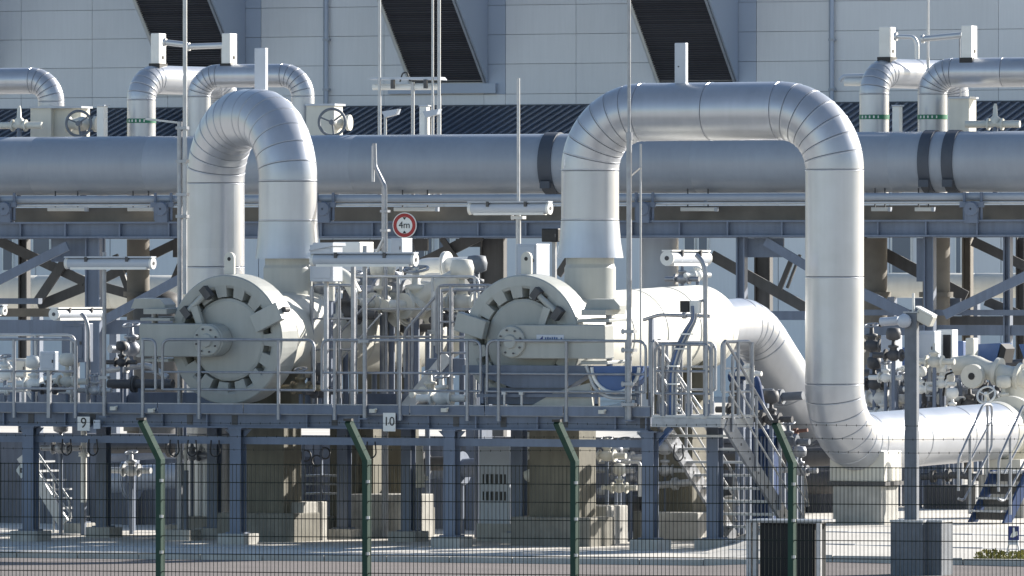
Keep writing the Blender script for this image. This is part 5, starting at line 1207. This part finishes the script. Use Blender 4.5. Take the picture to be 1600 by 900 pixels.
# ================================================================== foreground: camera pole, cabinets, fence
def camera_pole():
    fr = Fr(1424, 128, 26)
    g = gz(*fr.ptz(1424, 0).xy)
    th = Thing('camera_pole', 'square blue-grey camera pole with pale sunlit edge standing before the ground pipe', 'pole', fr.ptz(1424, g))
    zt = fr.pt(1423, 489).z
    th.add('post', MB().zbox(fr, 1413, 1432, g-.02, zt, 0, .1), 'pole', bevel=.008)
    th.add('cap', MB().zbox(fr, 1411, 1434, zt, zt+.02, -.01, .12), 'galv')
    th.add('antenna', MB().tube(fr.ptz(1427, zt, .08), fr.pt(1427, 458, .08), .018, 8), 'white')
    # cameras
    t = Thing('security_camera', 'grey tubular security camera with round dome on the pole top, aimed at the tall loop', 'camera', fr.pt(1405, 505), 'security cameras on the pole')
    t.add('camera_body', MB().tube(fr.pt(1376, 503, .05), fr.pt(1404, 501, .05), .062, 16), 'lamp'); t.add('lens_hood', MB().tube(fr.pt(1375, 505, .05), fr.pt(1378, 506, .05), .05, 12), 'black')
    t.add('camera_head', MB().lathes(fr.pt(1413, 512, -.06)-Z3*.0, Z3, [(0, .03), (.02, .075), (.07, .1), (.12, .1), (.17, .07), (.2, .02)], 20), 'lamp'); t.add('arm', MB().bar(fr.pt(1404, 501, .05), fr.pt(1424, 501, .05), .05, .05), 'galvl')
    t = Thing('security_camera', 'cream box security camera tilted down on the sunny side of the pole top', 'camera', fr.pt(1450, 510), 'security cameras on the pole')
    a, b = fr.pt(1434, 490, .1), fr.pt(1458, 503, .1)
    t.add('camera_body', MB().bar(a, b, .17, .17), 'cream', bevel=.02); t.add('sun_shield', MB().bar(a+Z3*.1, b+Z3*.1+(b-a)*.1, .19, .02), 'white'); t.add('arm', MB().bar(fr.pt(1424, 492, .1), fr.pt(1440, 494, .1), .05, .06), 'galvl')
    for x0, x1, bk, lab in ((1391, 1441, -.25, 'grey plinth box at the foot of the camera pole, nearer the tall loop'), (1437, 1471, -.1, 'grey plinth box with sunlit flank right of the camera pole')):
        t = Thing('plinth_box', lab, 'box', fr.ptz((x0+x1)/2, g, bk), 'boxes at the camera pole')
        za = fr.pt((x0+x1)/2, 816, bk).z
        t.add('casing', MB().zbox(fr, x0, x1, g-.03, za, bk, .6 if x0 < 1400 else .42), 'pole', bevel=.01); t.add('lid', MB().zbox(fr, x0-1, x1+1, za, za+.03, bk-.02, .62 if x0 < 1400 else .46), 'galvl')
camera_pole()
def dark_cabinet():
    fr = Fr(1230, 121, 20)
    th = Thing('dark_cabinet', 'anthracite cabinet behind the fence with galvanised corner posts', 'cabinet', fr.ptz(1230, 0))
    zt = fr.pt(1230, 817).z
    g = 0
    th.add('casing', MB().zbox(fr, 1187, 1273, .02, zt, .05, .5), 'cabd', bevel=.01)
    th.add('panel', MB().zbox(fr, 1190, 1270, .06, zt-.04, .03, .03), 'cabd')
    th.add('top_frame', MB().zbox(fr, 1166, 1284, zt, zt+.04, .0, .6), 'galv')
    for x in (1166, 1176, 1275): th.add('corner_post', MB().zbox(fr, x, x+7, 0, zt, .0, .06), 'galv')
dark_cabinet()
def blue_sign():
    fr = Fr(1583, 132, 20)
    p = fr.ptz(1583, 0); g = gz(p.x, p.y)
    th = Thing('blue_sign', 'small blue sign with white pictogram on a low stand by the yellow-green plants', 'sign', V((p.x, p.y, g)))
    pl = th.add('plate', MB().fbox(fr, 1575, 822, 1592, 844, -.02, .015), 'blues')
    c = fr.pt(1584, 834, -.03)
    th.add('pictogram', MB().prism([c+fr.u*x+Z3*z for x, z in ((-.055, -.05), (-.01, -.055), (.06, -.02), (.055, .035), (.015, .03), (.012, .09), (-.012, .09), (-.012, .02), (-.035, .005))], fr.v*.008), 'white', parent=pl)
    for s in (-1, 1): th.add('leg', MB().tube(fr.pt(1583.5+s*5, 843, .0), V((p.x, p.y, g))+fr.u*s*.12, .014, 6), 'galvl')
    th.add('crossbar', MB().bar(fr.pt(1576, 847, .0), fr.pt(1591, 847, .0), .03, .08), 'lamp')
blue_sign()
def plants():
    fr = Fr(1570, 131.2, 20)
    rnd = random.Random(3)
    for i, (px, n, lab) in enumerate(((1548, 260, 'low yellow-green plant clump before the blue sign'), (1590, 320, 'wider yellow-green plant clump at the frame edge'))):
        p = fr.ptz(px, 0); g = gz(p.x, p.y); th = Thing('plant_clump', lab, 'plant', V((p.x, p.y, g)), 'yellow-green plants')
        mb = MB()
        for k in range(n):
            a = rnd.uniform(0, 6.283); r = rnd.random()**.6*(.24 if i == 0 else .34); h = rnd.uniform(.0, .18)*(1-r*1.4)
            q = V((p.x, p.y, g+.02+h))+fr.u*r*math.cos(a)+fr.v*r*math.sin(a)
            t = V((rnd.uniform(-1, 1), rnd.uniform(-1, 1), rnd.uniform(.2, 1.2))).normalized(); s = t.cross(V((rnd.random(), rnd.random(), .3))).normalized(); L = rnd.uniform(.04, .08)
            mb.add([q-s*L*.25, q+t*L*.5-s*L*.3, q+t*L, q+t*L*.5+s*L*.3], [(0, 1, 2, 3)])
        th.add('foliage', mb, 'leaf', stuff=True)
        st = MB()
        for k in range(9): st.tube(V((p.x, p.y, g-.02))+fr.u*rnd.uniform(-.2, .2)+fr.v*rnd.uniform(-.1, .1), V((p.x, p.y, g+.12))+fr.u*rnd.uniform(-.25, .25)+fr.v*rnd.uniform(-.15, .15), .006, 4)
        th.add('stems', st, 'leaf', stuff=True)
plants()

def fence():
    th = Thing('mesh_fence', 'dark green double wire mesh fence with angled post tops and barbed wire', 'fence', FN.ptz(800, 0))
    PU = Fr(800, 109, 26).u; PV = Fr(800, 109, 26).v
    px = [-75, 250.5, 573, 898, 1238, 1592+40]
    zt = FN.pt(800, 728).z; zb = .06
    zk = FN.pt(800, 718).z
    out = FN.v*-.42-FN.u*.12; lift = .47
    for i, x in enumerate(px):
        p = FN.ptz(x, 0, .03)
        po = th.add('post', MB().obox(V((p.x, p.y, zk/2)), PU*.036, PV*.06, Z3*zk/2), 'green', bevel=.006)
        th.add('angled_arm', MB().bar(V((p.x, p.y, zk-.02)), V((p.x, p.y, zk+lift))+out, .072, .09, PV), 'green', parent=po)
        th.add('arm_cap', MB().obox(V((p.x, p.y, zk+lift+.012))+out, FN.u*.05, FN.v*.05, Z3*.015), 'black', parent=po)
        z = zt-.2
        while z > .2:
            th.add('clip', MB().obox(V((p.x, p.y, z))+FN.u*.03-FN.v*.056, FN.u*.022, FN.v*.008, Z3*.018), 'galvl', parent=po); z -= .44
    for a, b in zip(px, px[1:]):
        A, B = FN.ptz(a, 0), FN.ptz(b, 0); n = int((B-A).length/.0485); mb = MB()
        for k in range(1, n):
            q = A.lerp(B, k/n); mb.obox(V((q.x, q.y, (zt+zb)/2)), FN.u*.0032, FN.v*.0032, Z3*(zt+.02-zb)/2)
        z = zt
        while z > zb:
            for s in (-1, 1): mb.obox((A+B)/2+Z3*z+FN.v*.006*s, (B-A)/2, FN.v*.003, Z3*.0052)
            z -= .22
        th.add('mesh_panel', mb, 'wire', stuff=True)
    for f in (.25, .6, .95):
        mb = MB()
        for a, b in zip(px, px[1:]):
            A, B = FN.ptz(a, zk+lift*f, .03)+out*f, FN.ptz(b, zk+lift*f, .03)+out*f
            mid = (A+B)/2-Z3*.015; mb.path([A, mid, B], .0022, 4)
            n = int((B-A).length/.12)
            for k in range(1, n):
                q = A.lerp(B, k/n)-Z3*.015*(1-abs(2*k/n-1)); mb.obox(q, FN.u*.003, FN.v*.003, Z3*.013)
        th.add('barbed_wire', mb, 'wire')
fence()
